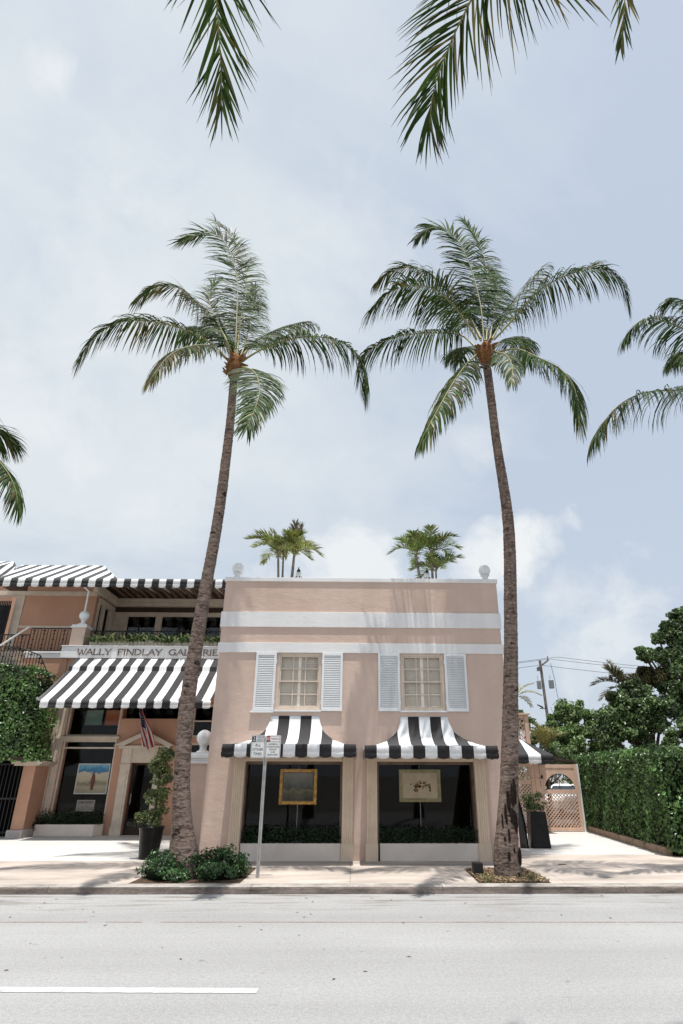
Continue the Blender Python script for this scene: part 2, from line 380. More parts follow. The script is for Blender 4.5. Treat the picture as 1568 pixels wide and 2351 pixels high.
def catmull(P, n):
    P = [Vector(p) for p in P]; P = [2 * P[0] - P[1]] + P + [2 * P[-1] - P[-2]]; out = []
    segs = len(P) - 3
    for i in range(n + 1):
        t = i / n * segs; k = min(int(t), segs - 1); t -= k
        a, b, c, d = P[k:k + 4]
        out.append(.5 * ((2 * b) + (c - a) * t + (2 * a - 5 * b + 4 * c - d) * t * t + (3 * b - a - 3 * c + d) * t ** 3))
    return out
def resample(P, n):
    D = [0]
    for a, b in zip(P, P[1:]): D.append(D[-1] + (b - a).length)
    out = []; j = 0
    for i in range(n + 1):
        s = D[-1] * i / n
        while j < len(D) - 2 and D[j + 1] < s: j += 1
        f = (s - D[j]) / max(1e-9, D[j + 1] - D[j]); out.append(P[j].lerp(P[j + 1], f))
    return out, D[-1]

# ------------------------------------------------------------------ setting: ground, road, pavements
KERB_Y, K, FY = 11.37, 0.103, 14.6
ROADM = None
def asphalt_mat():
    m = bpy.data.materials.new('sunbleached_asphalt'); m.use_nodes = True; nt = m.node_tree; L = nt.links.new; b = nt.nodes['Principled BSDF']
    b.inputs['Roughness'].default_value = .9; b.inputs['Specular IOR Level'].default_value = .2
    tc = nt.nodes.new('ShaderNodeTexCoord'); v = tc.outputs['Object']
    def noise(scale, det=4, rough=.6, st=(1, 1, 1)):
        mp = nt.nodes.new('ShaderNodeMapping'); mp.inputs[3].default_value = st; L(v, mp.inputs[0])
        n = nt.nodes.new('ShaderNodeTexNoise'); n.inputs['Scale'].default_value = scale; n.inputs['Detail'].default_value = det; n.inputs['Roughness'].default_value = rough; L(mp.outputs[0], n.inputs['Vector']); return n.outputs[0]
    def rng(s, a, b_, c, d):
        r = nt.nodes.new('ShaderNodeMapRange'); r.inputs[1].default_value = a; r.inputs[2].default_value = b_; r.inputs[3].default_value = c; r.inputs[4].default_value = d; L(s, r.inputs[0]); return r.outputs[0]
    def mul(a, s):
        x = nt.nodes.new('ShaderNodeMix'); x.data_type = 'RGBA'; x.blend_type = 'MULTIPLY'; x.inputs[0].default_value = 1
        if isinstance(a, tuple): x.inputs[6].default_value = (*a, 1)
        else: L(a, x.inputs[6])
        L(s, x.inputs[7]); return x.outputs[2]
    c = mul((.345, .345, .345), rng(noise(.35, 5), .3, .7, .93, 1.07))
    c = mul(c, rng(noise(75, 2, .7), .25, .75, .72, 1.28))
    c = mul(c, rng(noise(24, 3, .6), .3, .7, .9, 1.1))
    c = mul(c, rng(noise(.8, 4, .6, (.12, 1.6, 1)), .35, .7, 1.03, .94))
    c = mul(c, rng(noise(.45, 3, .5, (.05, 1.1, 1)), .40, .62, 1.05, .93))
    c = mul(c, rng(noise(160, 2, .7), .3, .7, .8, 1.2))
    # gravelly spots, oil drips
    c = mul(c, rng(noise(5.5, 3, .5), .69, .74, 1, .7))
    c = mul(c, rng(noise(2.2, 6, .7, (.5, 2.2, 1)), .70, .76, 1, .72))
    # grit washed along the gutter
    sp = nt.nodes.new('ShaderNodeSeparateXYZ'); L(v, sp.inputs[0])
    edge = rng(sp.outputs[1], 9.7, 10.9, 0, 1)
    ms = nt.nodes.new('ShaderNodeMath'); ms.operation = 'MULTIPLY'; L(edge, ms.inputs[0]); L(rng(noise(2.4, 8, .72, (.28, 2.6, 1)), .50, .64, 0, .8), ms.inputs[1])
    x = nt.nodes.new('ShaderNodeMix'); x.data_type = 'RGBA'; x.inputs[7].default_value = (.15, .12, .09, 1); L(ms.outputs[0], x.inputs[0]); L(c, x.inputs[6]); c = x.outputs[2]
    L(c, b.inputs['Base Color'])
    bp = nt.nodes.new('ShaderNodeBump'); bp.inputs['Strength'].default_value = .55; bp.inputs['Distance'].default_value = .008; L(noise(85, 3, .7), bp.inputs['Height']); L(bp.outputs[0], b.inputs['Normal'])
    return m
def setting():
    g = MB(); S = 2500
    g.quad((-S, -S, -.06), (S, -S, -.06), (S, S, -.06), (-S, S, -.06))
    struct(g.build('ground', mat('far_ground', (.24, .23, .20), .95, .2, .3)))
    rd = MB(); rd.quad((-70, -6, 0), (70, -6, 0), (70, KERB_Y + .05, 0), (-70, KERB_Y + .05, 0)); struct(rd.build('road', asphalt_mat()))
    lt = MB()
    for k in range(75):
        x = rnd.uniform(-6.5, 6.5); y = 6.2 + 5.0 * rnd.random() ** .6; a = rnd.uniform(0, 6.3); L_ = rnd.uniform(.012, .036); w = L_ * rnd.uniform(.2, .5); c_, s_ = math.cos(a), math.sin(a)
        lt.add([(x - c_ * L_, y - s_ * L_, .004), (x + s_ * w, y - c_ * w, .012), (x + c_ * L_, y + s_ * L_, .005), (x - s_ * w, y + c_ * w, .009)], [(0, 1, 2, 3)])
    o = lt.build('leaf_litter', mat('dry_litter', (.27, .22, .16), .9, .4, 3, island=.6)); o['kind'] = 'stuff'; o['label'] = 'scattered dry leaf bits on the road'
    # line marking
    LM = mat('road_paint', (.56, .58, .58), .7, .1, 9, .2, 60, fine=.12)
    lm = MB(); x = -12.0
    y = 6.66
    while x < -.85:
        x1 = min(x + .262, -.82); yy = 6.50 + (-x) * .028; lm.quad((x, yy, .004), (x1 + .004, yy, .004), (x1 + .004, yy + .14, .004), (x, yy + .14, .004)); x += .27
    struct(lm.build('road_marking', LM))
    rl = MB()
    for i in range(120):
        x = -14 + i * .24
        if rnd.random() < .08: continue
        w = .014 + rnd.random() * .010; yy = 9.32 - x * .011 + rnd.uniform(-.003, .003)
        rl.quad((x, yy, .004), (x + .24, yy, .004), (x + .24, yy + w, .004), (x, yy + w, .004))
    struct(rl.build('road_marking', mat('faded_red_line', (.42, .24, .21), .85, .2, 12, fine=.3)))
    # kerb in cast lengths
    KM = mat('kerb_concrete', (.40, .37, .34), .9, .2, 3.0, .35, 45, .15, fine=.18)
    KF = mat('kerb_stained_face', (.27, .225, .20), .95, .3, 4.0, .35, 45, .1, col2=(.06, .05, .045), fine=.25, stretch=(.35, 1, 2.0))
    kb = MB(); xs = [-40, -12, -7.2, -4.9, -1.62, 1.52, 4.55, 7.6, 12, 40]
    for a, b in zip(xs, xs[1:]):
        a += .004; b -= .004; y0, y1 = KERB_Y, KERB_Y + .30
        prof = [(y1, -.05), (y1, K + .006), (y0 + .05, K + .006), (y0 + .022, K - .004), (y0 + .010, K - .028), (y0 - .008, -.05)]
        v = [(a, p[0], p[1]) for p in prof] + [(b, p[0], p[1]) for p in prof]; n = len(prof)
        kb.add(v, [tuple(range(n)), tuple(range(2 * n - 1, n - 1, -1))], 0)
        for i in range(n): kb.add(v, [(i, i + n, (i + 1) % n + n, (i + 1) % n)], 1 if i >= 3 else 0)
    struct(kb.build('kerb', [KM, KF]))
    PV = mat('pavement_concrete', (.52, .455, .405), .88, .17, 1.1, .25, 60, .2, fine=.09, stretch=(.55, 1.6, 1))
    PW = mat('pale_paving', (.60, .59, .57), .85, .05, 1.2, .12, 60, .2, fine=.04)
    SH = mat('pavement_joint', (.16, .13, .11), 1, .1, 3)
    pv = MB(); z0 = -.05
    # pavement bays, 5 mm joints between
    bays = [-40, -20, -10.5, -7.3, -3.55, -2.03, .0, 1.98, 3.70, 6.2, 9.5, 20, 40]
    for a, b in zip(bays, bays[1:]): pv.box(a + .003, b - .003, KERB_Y + .305, 14.64 if b < 3.8 else 15.72, z0, K)
    struct(pv.build('sidewalk', PV, bevel=.004))
    pj = MB(); pj.box(-40, 40, KERB_Y + .31, 14.6, -.05, K - .012); struct(pj.build('sidewalk_bed', SH))
    pl = MB(); pl.box(-40, -3.3, 14.645, 26, -.05, K + .002); struct(pl.build('plaza_paving', PW))
    dr = MB(); dr.box(3.2, 7.95, 15.725, 22.6, -.05, K + .002); struct(dr.build('driveway', PW))
    lot = MB(); lot.quad((3, 26, .02), (45, 26, .02), (45, 60, .02), (3, 60, .02)); struct(lot.build('parking_lot', mat('lot_asphalt', (.09, .09, .09), .9, .1, 1)))
    bl = MB(); bl.quad((8.2, 15.72, .09), (45, 15.72, .09), (45, 26, .09), (8.2, 26, .09)); struct(bl.build('planting_bed', SOIL))
    # tree pits
    for nm, x0, x1, y0, y1 in (('planting_soil', -3.72, -1.86, 11.69, 13.6), ('planting_soil', 2.18, 3.42, 11.69, 13.45)):
        p = MB(); p.quad((x0, y0, K + .004), (x1, y0, K + .004), (x1 + .02, y1, K + .004), (x0 + .05, y1, K + .004)); struct(p.build(nm, SOIL))
    dc = MB(); dc.lathe([(.085, 0), (.085, .004), (.07, .006)], (4.36, 14.05, K + .001), 20)
    tag(dc.build('drain_cover', IRON), 'small round dark drain cover set in the pale driveway apron', 'drain cover')
setting()

# ------------------------------------------------------------------ leaf scatter
def leaf_mesh(name, pts, nrm, size, mats, parent=None, seed=1, wid=.5, jitter=.7, mi=None, fold=.15, label=None):
    """pts, nrm: (n,3) arrays; every leaf is a folded four-point blade"""
    r = np.random.default_rng(seed); n = len(pts); pts = np.asarray(pts, float)
    nn = np.asarray(nrm, float) + r.normal(0, jitter, (n, 3)); nn /= np.linalg.norm(nn, axis=1, keepdims=True) + 1e-9
    t = r.normal(0, 1, (n, 3)); t -= nn * (t * nn).sum(1, keepdims=True); t /= np.linalg.norm(t, axis=1, keepdims=True) + 1e-9
    b = np.cross(nn, t); l = size * r.uniform(.65, 1.3, (n, 1)); w = l * wid
    v = np.stack([pts - t * l * .5, pts + b * w * .5 + nn * l * fold, pts + t * l * .5, pts - b * w * .5 + nn * l * fold], 1).reshape(-1, 3)
    f = np.arange(n * 4).reshape(n, 4)
    f2 = np.concatenate([f[:, [0, 1, 2]], f[:, [0, 2, 3]]], 0)
    me = bpy.data.meshes.new(name); me.from_pydata(v.tolist(), [], f2.tolist())
    if not isinstance(mats, (list, tuple)): mats = [mats]
    for m in mats: me.materials.append(m)
    if mi is not None: me.polygons.foreach_set('material_index', np.concatenate([mi, mi]).astype(np.int32))
    elif len(mats) > 1:
        q = r.integers(0, len(mats), n); me.polygons.foreach_set('material_index', np.concatenate([q, q]).astype(np.int32))
    me.update(); o = bpy.data.objects.new(name, me); COL.objects.link(o)
    if parent is not None: attach(o, parent)
    if label: o['label'] = label
    return o
def ball_pts(r, c, rad, n, shell=.55):
    d = r.normal(0, 1, (n, 3)); d /= np.linalg.norm(d, axis=1, keepdims=True)
    k = r.uniform(shell ** 3, 1, (n, 1)) ** (1 / 3)
    return np.array(c) + d * k * np.array(rad), d
def clump_tree(name, label, base, clumps, leaf, nper, mats, trunk_r, seed, group=None, sub=9, cat='tree', limbs=True, extra=None, wid=.5, jitter=.85):
    """clumps: (x,y,z,r). every clump is broken in smaller tufts so the outline is ragged"""
    r = np.random.default_rng(seed); t = thing(name, base, label, cat, group); P = []; Nn = []; MI = []
    for ci, (x, y, z, rad, *mm) in enumerate(clumps):
        for k in range(sub):
            d = r.normal(0, 1, 3); d /= np.linalg.norm(d); c = np.array((x, y, z)) + d * rad * r.uniform(.35, .95) * np.array((1, 1, .85)); rr = rad * r.uniform(.28, .5)
            p, q = ball_pts(r, c, (rr, rr, rr * .75), nper, .2); P.append(p); Nn.append(q * .7 + d * .5 + np.array((0, 0, .35))); MI += [mm[0] if mm else 0] * nper
    leaf_mesh('crown', np.concatenate(P), np.concatenate(Nn), leaf, mats, t, seed, wid=wid, jitter=jitter, mi=np.array(MI))
    if trunk_r:
        mb = MB(); top = np.mean([c[:3] for c in clumps], 0); b = np.array(base, float)
        mid = b * .4 + top * .6; mid[2] = b[2] + (top[2] - b[2]) * .45
        path = resample(catmull([b, b + np.array((.04, .03, (mid[2] - b[2]) * .5)), mid], 8), 8)[0]
        mb.tube(path, [trunk_r * (1.25 - .5 * i / 8) for i in range(9)], 10)
        for (x, y, z, rad, *_) in clumps[::1]:
            e = np.array((x, y, z)); m2 = mid * .45 + e * .55; m2[2] -= .1 * rad
            mb.tube(catmull([mid + r.normal(0, trunk_r * .3, 3), m2, e], 6), [trunk_r * .5 * (1 - .13 * i) for i in range(7)], 6)
        mb.build('trunk', BARK, t)
    return t

# ------------------------------------------------------------------ palms
def frond(parent, P, seed, ll=.72, n=58, droop=.45, width=.036, mats=(None, None), petiole=.16, r0=.03, yellow=.1, roll=0.0, vlift=.22, wind=(-.05, 0, 0), skip=.04, segs=4, tip=.62, amax=72, name='frond', label=None, side_vec=None, sag=0.0):
    r = random.Random(seed); lm, rm = mats[0] or FROND, mats[1] or RACHIS
    C, Ltot = resample(catmull(P, 60), 60)
    mb = MB(); mb.tube(C, [r0 * (1 - .88 * (i / 60) ** .8) for i in range(61)], 5, m=1)
    h = C[-1] - C[0]; h.z = 0
    if h.length < .15: h = Vector((0, -1, 0))
    h.normalize(); S0 = Vector(side_vec).normalized() if side_vec else h.cross(Vector((0, 0, 1)))
    wv = Vector(wind); ph = [r.uniform(0, 6.28) for _ in range(6)]
    for side in (-1, 1):
        for i in range(n):
            if r.random() < skip: continue
            t = petiole + (1 - petiole) * (i + r.uniform(-.3, .3) + .5) / n; t = min(max(t, 0), .999)
            k = t * 60; j = int(k); p = C[j].lerp(C[min(j + 1, 60)], k - j)
            T = (C[min(j + 2, 60)] - C[max(j - 1, 0)]).normalized()
            S = (S0 - T * S0.dot(T)).normalized(); Nn = S.cross(T).normalized()
            if roll: S, Nn = S * math.cos(roll) + Nn * math.sin(roll), Nn * math.cos(roll) - S * math.sin(roll)
            u = (t - petiole) / (1 - petiole)
            gust = math.sin(u * 23 + ph[0] + side) * .5 + math.sin(u * 41 + ph[1] * side) * .5
            a = R_(amax - (amax - 16) * u ** 1.3 + r.gauss(0, 6) + 7 * gust)
            L_ = ll * (min(1, .55 + 2.2 * u) if u < .25 else 1 - (1 - tip) * ((u - .25) / .75) ** 1.6) * r.uniform(.86, 1.1)
            d = (T * math.cos(a) + S * side * math.sin(a) + Nn * (vlift + r.gauss(0, .10)) - Vector((0, 0, sag * (1 + .5 * gust)))).normalized()
            q = p.copy(); pts = [q.copy()]; ds = [d.copy()]
            dr = droop * r.uniform(.6, 1.45) * (1 + .3 * gust)
            for s_ in range(segs):
                q = q + d * (L_ / segs); pts.append(q.copy()); d = (d + Vector((0, 0, -dr * (.45 + .35 * s_))) + wv).normalized(); ds.append(d.copy())
            ws = [width * x for x in ((.55, 1.0, .85, .55, .06) if segs == 4 else (.6, 1.0, .1))]
            vs = []
            tw = Nn + Vector((r.gauss(0, .25), r.gauss(0, .25), r.gauss(0, .25)))
            for q_, d_, w_ in zip(pts, ds, ws):
                b = d_.cross(tw)
                b = b.normalized() if b.length > 1e-4 else S
                vs += [q_ - b * w_ * .5, q_ + b * w_ * .5]
            yl = r.random() < yellow * (.4 + 1.2 * u)
            mb.add(vs, [(2 * s_, 2 * s_ + 1, 2 * s_ + 3, 2 * s_ + 2) for s_ in range(segs)], 2 if yl else 0, True)
    o = mb.build(name, [lm, rm, FROND_Y], parent)
    if label: o['label'] = label
    return o
def trunk_mesh(path, radii, parent, n=18, seed=1, mat_=None, ring=.006, period=.075, name='trunk'):
    r = random.Random(seed); C = catmull(path, 260); C, L_ = resample(C, int(len(C)))
    N = len(C) - 1; mb = MB(); vs = []
    zs = [q[0] for q in radii]; rs = [q[1] for q in radii]
    ph = [r.uniform(0, 6.28) for _ in range(6)]
    for i, c in enumerate(C):
        s = L_ * i / N; rad = float(np.interp(c.z, zs, rs))
        for k in range(n):
            th = 2 * math.pi * k / n
            wob = .93 + .03 * math.sin(2 * th + ph[0] + c.z * 1.3) + .025 * math.sin(3 * th + ph[1] - c.z * 2.1)
            if c.z < 1.4: wob += .10 * (1 - c.z / 1.4) * math.sin(4 * th + ph[2]) * .6
            rg = ring * (((s + .02 * math.sin(th + ph[3] + s)) / period) % 1.0 - .5) + r.gauss(0, .0025)
            vs.append((c.x + (rad * wob + rg) * math.cos(th), c.y + (rad * wob + rg) * math.sin(th), c.z))
    mb.add(vs, [(i * n + k, i * n + (k + 1) % n, (i + 1) * n + (k + 1) % n, (i + 1) * n + k) for i in range(N) for k in range(n)], 0, True)
    mb.add(vs[-n:], [tuple(range(n))], 0)
    return mb.build(name, mat_ or TRUNK, parent)
def crown_base(parent, c, rad, h, seed, mats=FIBRE):
    """ragged fibre sheath: overlapping boot stubs round the trunk top"""
    r = random.Random(seed); mb = MB()
    mb.lathe([(rad * .62, -h * .55), (rad * .9, -h * .3), (rad * 1.0, 0), (rad * .85, h * .35), (rad * .4, h * .6)], c, 14)
    for k in range(34):
        th = r.uniform(0, 6.28); z = r.uniform(-h * .55, h * .4); rr = rad * r.uniform(.8, 1.0); a = Vector((c[0] + rr * math.cos(th), c[1] + rr * math.sin(th), c[2] + z))
        out = Vector((math.cos(th), math.sin(th), r.uniform(.2, 1.2))).normalized(); L_ = rad * r.uniform(.35, .9); sd = out.cross(Vector((0, 0, 1))).normalized() * rad * r.uniform(.15, .3)
        up = out.cross(sd).normalized() * rad * .1
        b = a + out * L_
        mb.add([a - sd - up, a + sd - up, b + sd * .5, b - sd * .5, a - sd + up, a + sd + up], [(0, 1, 2, 3), (5, 4, 3, 2), (0, 3, 4), (1, 5, 2)], 0)
    return mb.build('crown_base', mats, parent)
def coconut_palm(label, path, radii, crown, fronds, seed, group='coconut palms along the street', ll=.72, scars=False, zf=None, Y0=12.4, extra3d=(), boots=(.20, .62), n=84):
    t = thing('coconut_palm', (path[0][0], path[0][1], path[0][2]), label, 'palm tree', group)
    trunk_mesh(path, radii, t, seed=seed)
    crown_base(t, crown, boots[0], boots[1], seed)
    for i, fr in enumerate(fronds):
        pts, kw = fr; P = [atY(*zf(x, y), Y0 + dy) for x, y, dy in pts]
        kk = {**dict(ll=ll, n=n), **kw}; kk['ll'] *= 1.62; kk['n'] = int(max(kk['n'], 84) * 1.42) if kk['n'] > 45 else kk['n'] + 18; kk['droop'] = kk.get('droop', .45) * (1.3 if 'side_vec' in kk else 1.9); kk['vlift'] = kk.get('vlift', .22) * (1 if 'side_vec' in kk else .25)
        kk['sag'] = .08 if 'side_vec' in kk else .38; kk['amax'] = kk.get('amax', 80); kk['width'] = kk.get('width', .036) * .95
        frond(t, P, seed * 100 + i, **kk)
    for i, (P, kw) in enumerate(extra3d): frond(t, [Vector(p) for p in P], seed * 100 + 50 + i, **{**dict(ll=ll, n=n), **kw})
    return t

def palms():
    # left street palm
    pl = [(-2.92, 12.42, .06), (-3.0, 12.4, .45), (-3.2, 12.4, 1.6), (-3.27, 12.4, 3.2), (-3.2, 12.4, 5.0), (-3.08, 12.4, 7.0), (-3.04, 12.4, 9.2), (-3.08, 12.4, 11.1)]
    rl = [(0, .34), (.35, .30), (.9, .205), (1.7, .165), (3.2, .155), (5, .150), (7, .128), (9.2, .112), (11.2, .105)]
    F = [
        ([(820, 790, 0), (829, 600, .3), (830, 400, .7), (785, 240, .9), (690, 165, .9), (560, 205, .8)], dict(ll=.60, n=90, droop=.20, wind=(-.06, 0, 0), vlift=.05, side_vec=(1, .2, 0))),
        ([(828, 790, 0), (850, 600, 1.0), (880, 440, 1.9), (868, 310, 2.5), (800, 180, 2.9), (720, 110, 3.1)], dict(ll=.50, droop=.36, wind=(-.04, 0, 0), side_vec=(1, .3, 0))),
        ([(800, 770, 0), (745, 645, .5), (650, 535, .8), (540, 445, .9), (430, 440, .8), (330, 505, .6)], dict(ll=.56, droop=.3, wind=(-.06, 0, .03), yellow=.35)),
        ([(785, 805, 0), (690, 715, -.3), (560, 650, -.5), (390, 610, -.6), (240, 618, -.7), (120, 690, -.8), (45, 795, -.9)], dict(ll=.60, droop=.42, yellow=.3, vlift=.12)),
        ([(785, 805, 0), (700, 738, -.8), (590, 738, -1.5), (490, 785, -2.1), (405, 890, -2.6)], dict(ll=.50, droop=.34, yellow=.55, vlift=.05)),
        ([(855, 812, 0), (960, 750, -.2), (1100, 700, -.4), (1250, 690, -.6), (1390, 735, -.8), (1465, 830, -.9), (1478, 960, -1.0)], dict(ll=.70, droop=.55, vlift=.16)),
        ([(848, 795, 0), (915, 720, 1.0), (1000, 665, 1.9), (1090, 630, 2.6), (1190, 610, 3.2)], dict(ll=.62, droop=.45)),
        ([(850, 838, 0), (915, 865, -.9), (945, 950, -1.7), (920, 1050, -2.3), (880, 1140, -2.7)], dict(ll=.52, droop=.25, width=.045, vlift=-.05, yellow=.05, side_vec=(1, .3, .1))),
        ([(810, 785, 0), (765, 690, 1.2), (710, 570, 2.2), (690, 470, 2.8), (720, 420, 3.2)], dict(ll=.55, droop=.3, yellow=.05, side_vec=(1, .3, .2))),
        ([(805, 790, 0), (755, 700, 1.0), (700, 660, 2.0), (610, 640, 2.8), (560, 700, 3.4)], dict(ll=.55, droop=.4)),
        ([(845, 800, 0), (880, 690, .8), (905, 560, 1.7), (915, 440, 2.4)], dict(ll=.45, droop=.4, wind=(-.06, 0, 0), side_vec=(1, .3, 0))),
        ([(815, 800, 0), (775, 700, -.2), (745, 640, .3), (735, 590, 1.0)], dict(ll=.45, droop=.5, n=30)),
    ]
    t = coconut_palm('tall coconut palm with leaning bare trunk rising from two green shrubs by the kerb', pl, rl, atY(*ZA(818, 838), 12.4), F, 11, zf=ZA)
    # right street palm
    pr = [(2.86, 12.42, .06), (2.87, 12.4, .6), (3.01, 12.4, 1.63), (3.2, 12.4, 3.2), (3.37, 12.4, 5.0), (3.52, 12.4, 7.0), (3.44, 12.4, 9.3), (3.39, 12.4, 11.5)]
    rr = [(0, .30), (.35, .27), (.9, .215), (1.7, .180), (3.2, .165), (5, .155), (7, .132), (9.2, .116), (11.6, .108)]
    G = [
        ([(655, 650, 0), (637, 480, .3), (592, 310, .6), (525, 180, .8), (440, 125, .8), (355, 175, .7)], dict(ll=.58, n=95, droop=.22, wind=(-.03, 0, 0), vlift=.05, width=.05, yellow=.02, side_vec=(1, .2, .15))),
        ([(665, 650, 0), (675, 480, 1.1), (668, 330, 2.0), (630, 200, 2.6), (560, 100, 3.0)], dict(ll=.52, n=90, droop=.36, width=.046, yellow=.02, side_vec=(1, .3, .1))),
        ([(620, 645, 0), (555, 540, -.5), (445, 425, -.9), (335, 395, -1.1), (225, 425, -1.3), (130, 510, -1.5)], dict(ll=.70, n=90, droop=.36, yellow=.18, roll=-.35)),
        ([(640, 640, 0), (565, 500, .8), (440, 375, 1.4), (330, 318, 1.8), (235, 330, 2.0), (170, 380, 2.1)], dict(ll=.66, droop=.4, yellow=.3, roll=-.3)),
        ([(620, 682, 0), (540, 622, .4), (400, 615, .6), (260, 630, .6), (140, 685, .5), (80, 770, .5), (105, 870, .4)], dict(ll=.66, droop=.6, width=.042)),
        ([(622, 712, 0), (570, 762, -.7), (505, 855, -1.4), (445, 960, -2.0), (375, 1090, -2.5)], dict(ll=.62, droop=.55, yellow=.25, vlift=0)),
        ([(700, 645, 0), (785, 555, -.2), (905, 420, -.5), (1045, 345, -.7), (1180, 320, -.9), (1280, 375, -1.0), (1315, 480, -1.1)], dict(ll=.66, n=66, droop=.52, vlift=.2)),
        ([(692, 640, 0), (760, 520, 1.0), (845, 400, 1.8), (920, 310, 2.4)], dict(ll=.6, droop=.42)),
        ([(715, 702, 0), (805, 688, -.5), (905, 728, -.9), (1005, 780, -1.2), (1070, 870, -1.4), (1090, 1010, -1.6)], dict(ll=.68, droop=.5, yellow=.15)),
        ([(700, 680, 0), (760, 640, 1.2), (840, 660, 2.4), (850, 740, 3.2)], dict(ll=.6, droop=.5)),
        ([(705, 702, 0), (755, 715, -1.2), (785, 770, -2.0), (780, 840, -2.6)], dict(ll=.40, droop=.4, yellow=.12, n=40)),
        ([(615, 705, 0), (575, 680, 1.2), (545, 690, 2.2), (540, 740, 3.0)], dict(ll=.6, droop=.5)),
        ([(680, 650, 0), (700, 520, .8), (715, 420, 1.6), (690, 330, 2.4)], dict(ll=.5, droop=.5, side_vec=(1, .3, 0))),
        ([(640, 650, 0), (590, 560, .6), (520, 470, 1.5), (440, 440, 2.3)], dict(ll=.65, droop=.4)),
    ]
    t = coconut_palm('tall coconut palm with dark hollows at its foot in a mulched tree pit', pr, rr, atY(*ZB(665, 712), 12.4), G, 23, zf=ZB, ll=.7)
    # dark hollows where old roots rotted away
    r = random.Random(5); mb = MB()
    for (x, z, l, w) in ((2.93, 1.33, .38, .035), (3.01, 1.42, .42, .04), (3.07, 1.5, .5, .035), (2.86, 1.12, .36, .03), (2.79, .98, .32, .022), (2.98, 1.08, .30, .05), (3.04, 1.0, .36, .05), (2.88, .78, .22, .022), (2.84, .45, .16, .03), (2.95, .55, .10, .02), (3.06, .45, .30, .06), (2.80, .72, .10, .02)):
        cx = float(np.interp(z, [.06, .6, 1.63, 3.2], [2.86, 2.87, 3.01, 3.2])); rad = float(np.interp(z, [q[0] for q in rr], [q[1] for q in rr]))
        dx = max(-.93, min(.93, (x - cx) / rad)); y = 12.4 - rad * math.sqrt(1 - dx * dx) * .985
        nrm = Vector((dx, -math.sqrt(1 - dx * dx), 0)); sd = nrm.cross(Vector((0, 0, 1)))
        vs = []; n = 12
        for k in range(n):
            a = 2 * math.pi * k / n; vs.append(Vector((cx + rad * dx * .985, y, z)) + sd * math.cos(a) * w * r.uniform(.8, 1.2) + Vector((0, 0, math.sin(a) * l * .5 * r.uniform(.85, 1.1))))
        ctr = Vector((cx + rad * dx, y, z)) + nrm * .012
        vs.append(ctr); mb.add(vs, [(k, (k + 1) % n, n) for k in range(n)], 0, True)
    mb.build('bark_hollow', SCAR, t)
    # palm beyond the right edge of the view
    H = [([(1745, 745, 0), (1645, 640, -.2), (1560, 592, -.4), (1455, 552, -.6), (1370, 560, -.8), (1300, 635, -.9)], dict(ll=.62, droop=.4)),
         ([(1745, 775, 0), (1650, 830, -.2), (1560, 874, -.4), (1410, 885, -.6), (1295, 930, -.8), (1205, 1020, -1.0), (1155, 1105, -1.1)], dict(ll=.72, droop=.55, n=66)),
         ([(1750, 740, 0), (1705, 610, .4), (1630, 510, .7), (1545, 460, .9), (1480, 485, 1.0)], dict(ll=.6, droop=.4)),
         ([(1745, 760, 0), (1650, 705, .6), (1580, 700, 1.2), (1515, 740, 1.8)], dict(ll=.6, droop=.5)),
         ([(1770, 740, 0), (1780, 600, .3), (1790, 430, .6), (1830, 350, .8)], {}), ([(1780, 750, 0), (1880, 680, 0), (2010, 640, 0), (2150, 720, 0)], {}), ([(1780, 770, 0), (1880, 800, .2), (1990, 900, .4), (2050, 1050, .5)], {})]
    c = atY(*ZB(1762, 770), 12.4)
    coconut_palm('coconut palm at the right edge of the view, only its fronds reaching in', [(9.6, 12.4, .1), (9.7, 12.4, 4), (c.x + .1, 12.4, 8), (c.x, 12.4, c.z - .2)], [(0, .3), (1, .19), (12, .11)], c, H, 37, zf=ZB)
    # palm beyond the left edge of the view
    J = [([(-225, 280, 0), (-130, 245, .2), (-45, 260, .4), (35, 295, .6), (85, 330, .7)], dict(ll=.62, droop=.16, amax=62, wind=(.05, 0, 0), vlift=.05)),
         ([(-225, 300, 0), (-110, 380, -.3), (0, 490, -.5), (65, 580, -.7), (108, 680, -.8), (120, 770, -.9)], dict(ll=.6, droop=.35)),
         ([(-235, 280, 0), (-260, 130, .3), (-300, 0, .5), (-400, -60, .6)], {}), ([(-240, 290, 0), (-350, 260, 0), (-480, 320, 0), (-560, 450, 0)], {}), ([(-235, 310, 0), (-300, 420, -.3), (-370, 560, -.6)], {}), ([(-230, 275, 0), (-200, 120, 1), (-120, 30, 2)], {})]
    c = atY(*ZD(-228, 310), 12.4)
    coconut_palm('coconut palm at the left edge of the view, only two frond tips reaching in', [(c.x - .2, 12.4, .1), (c.x - .1, 12.4, 4), (c.x, 12.4, c.z - .2)], [(0, .3), (1, .19), (12, .11)], c, J, 41, zf=ZD)
    # two palms on the near pavement, crowns overhead
    def overhead(label, base, crown, specs, extra, seed):
        path = [Vector(base), Vector((base[0] * .8 + crown[0] * .2, base[1] + .15, 3.5)), Vector((base[0] * .4 + crown[0] * .6, base[1] + 1.3, 7.5)), Vector(crown) - Vector((0, 0, .2))]
        t = thing('coconut_palm', base, label, 'palm tree', 'coconut palms along the street')
        trunk_mesh(path, [(0, .3), (1, .19), (12, .11)], t, seed=seed); crown_base(t, crown, .24, .6, seed)
        for i, (pts, kw) in enumerate(specs):
            P = [Vector(crown)] + [atY(*ZC(x, y), Y) for x, y, Y in pts]; frond(t, P, seed * 100 + i, **{**dict(ll=.6, n=84, width=.024, droop=.12, amax=52, vlift=.02, side_vec=(1, 0, 0), tip=.6), **kw})
        for i, P in enumerate(extra): frond(t, [Vector(p) + Vector(crown) for p in P], seed * 100 + 40 + i, n=44)
    A = ((0, 0, 0), )
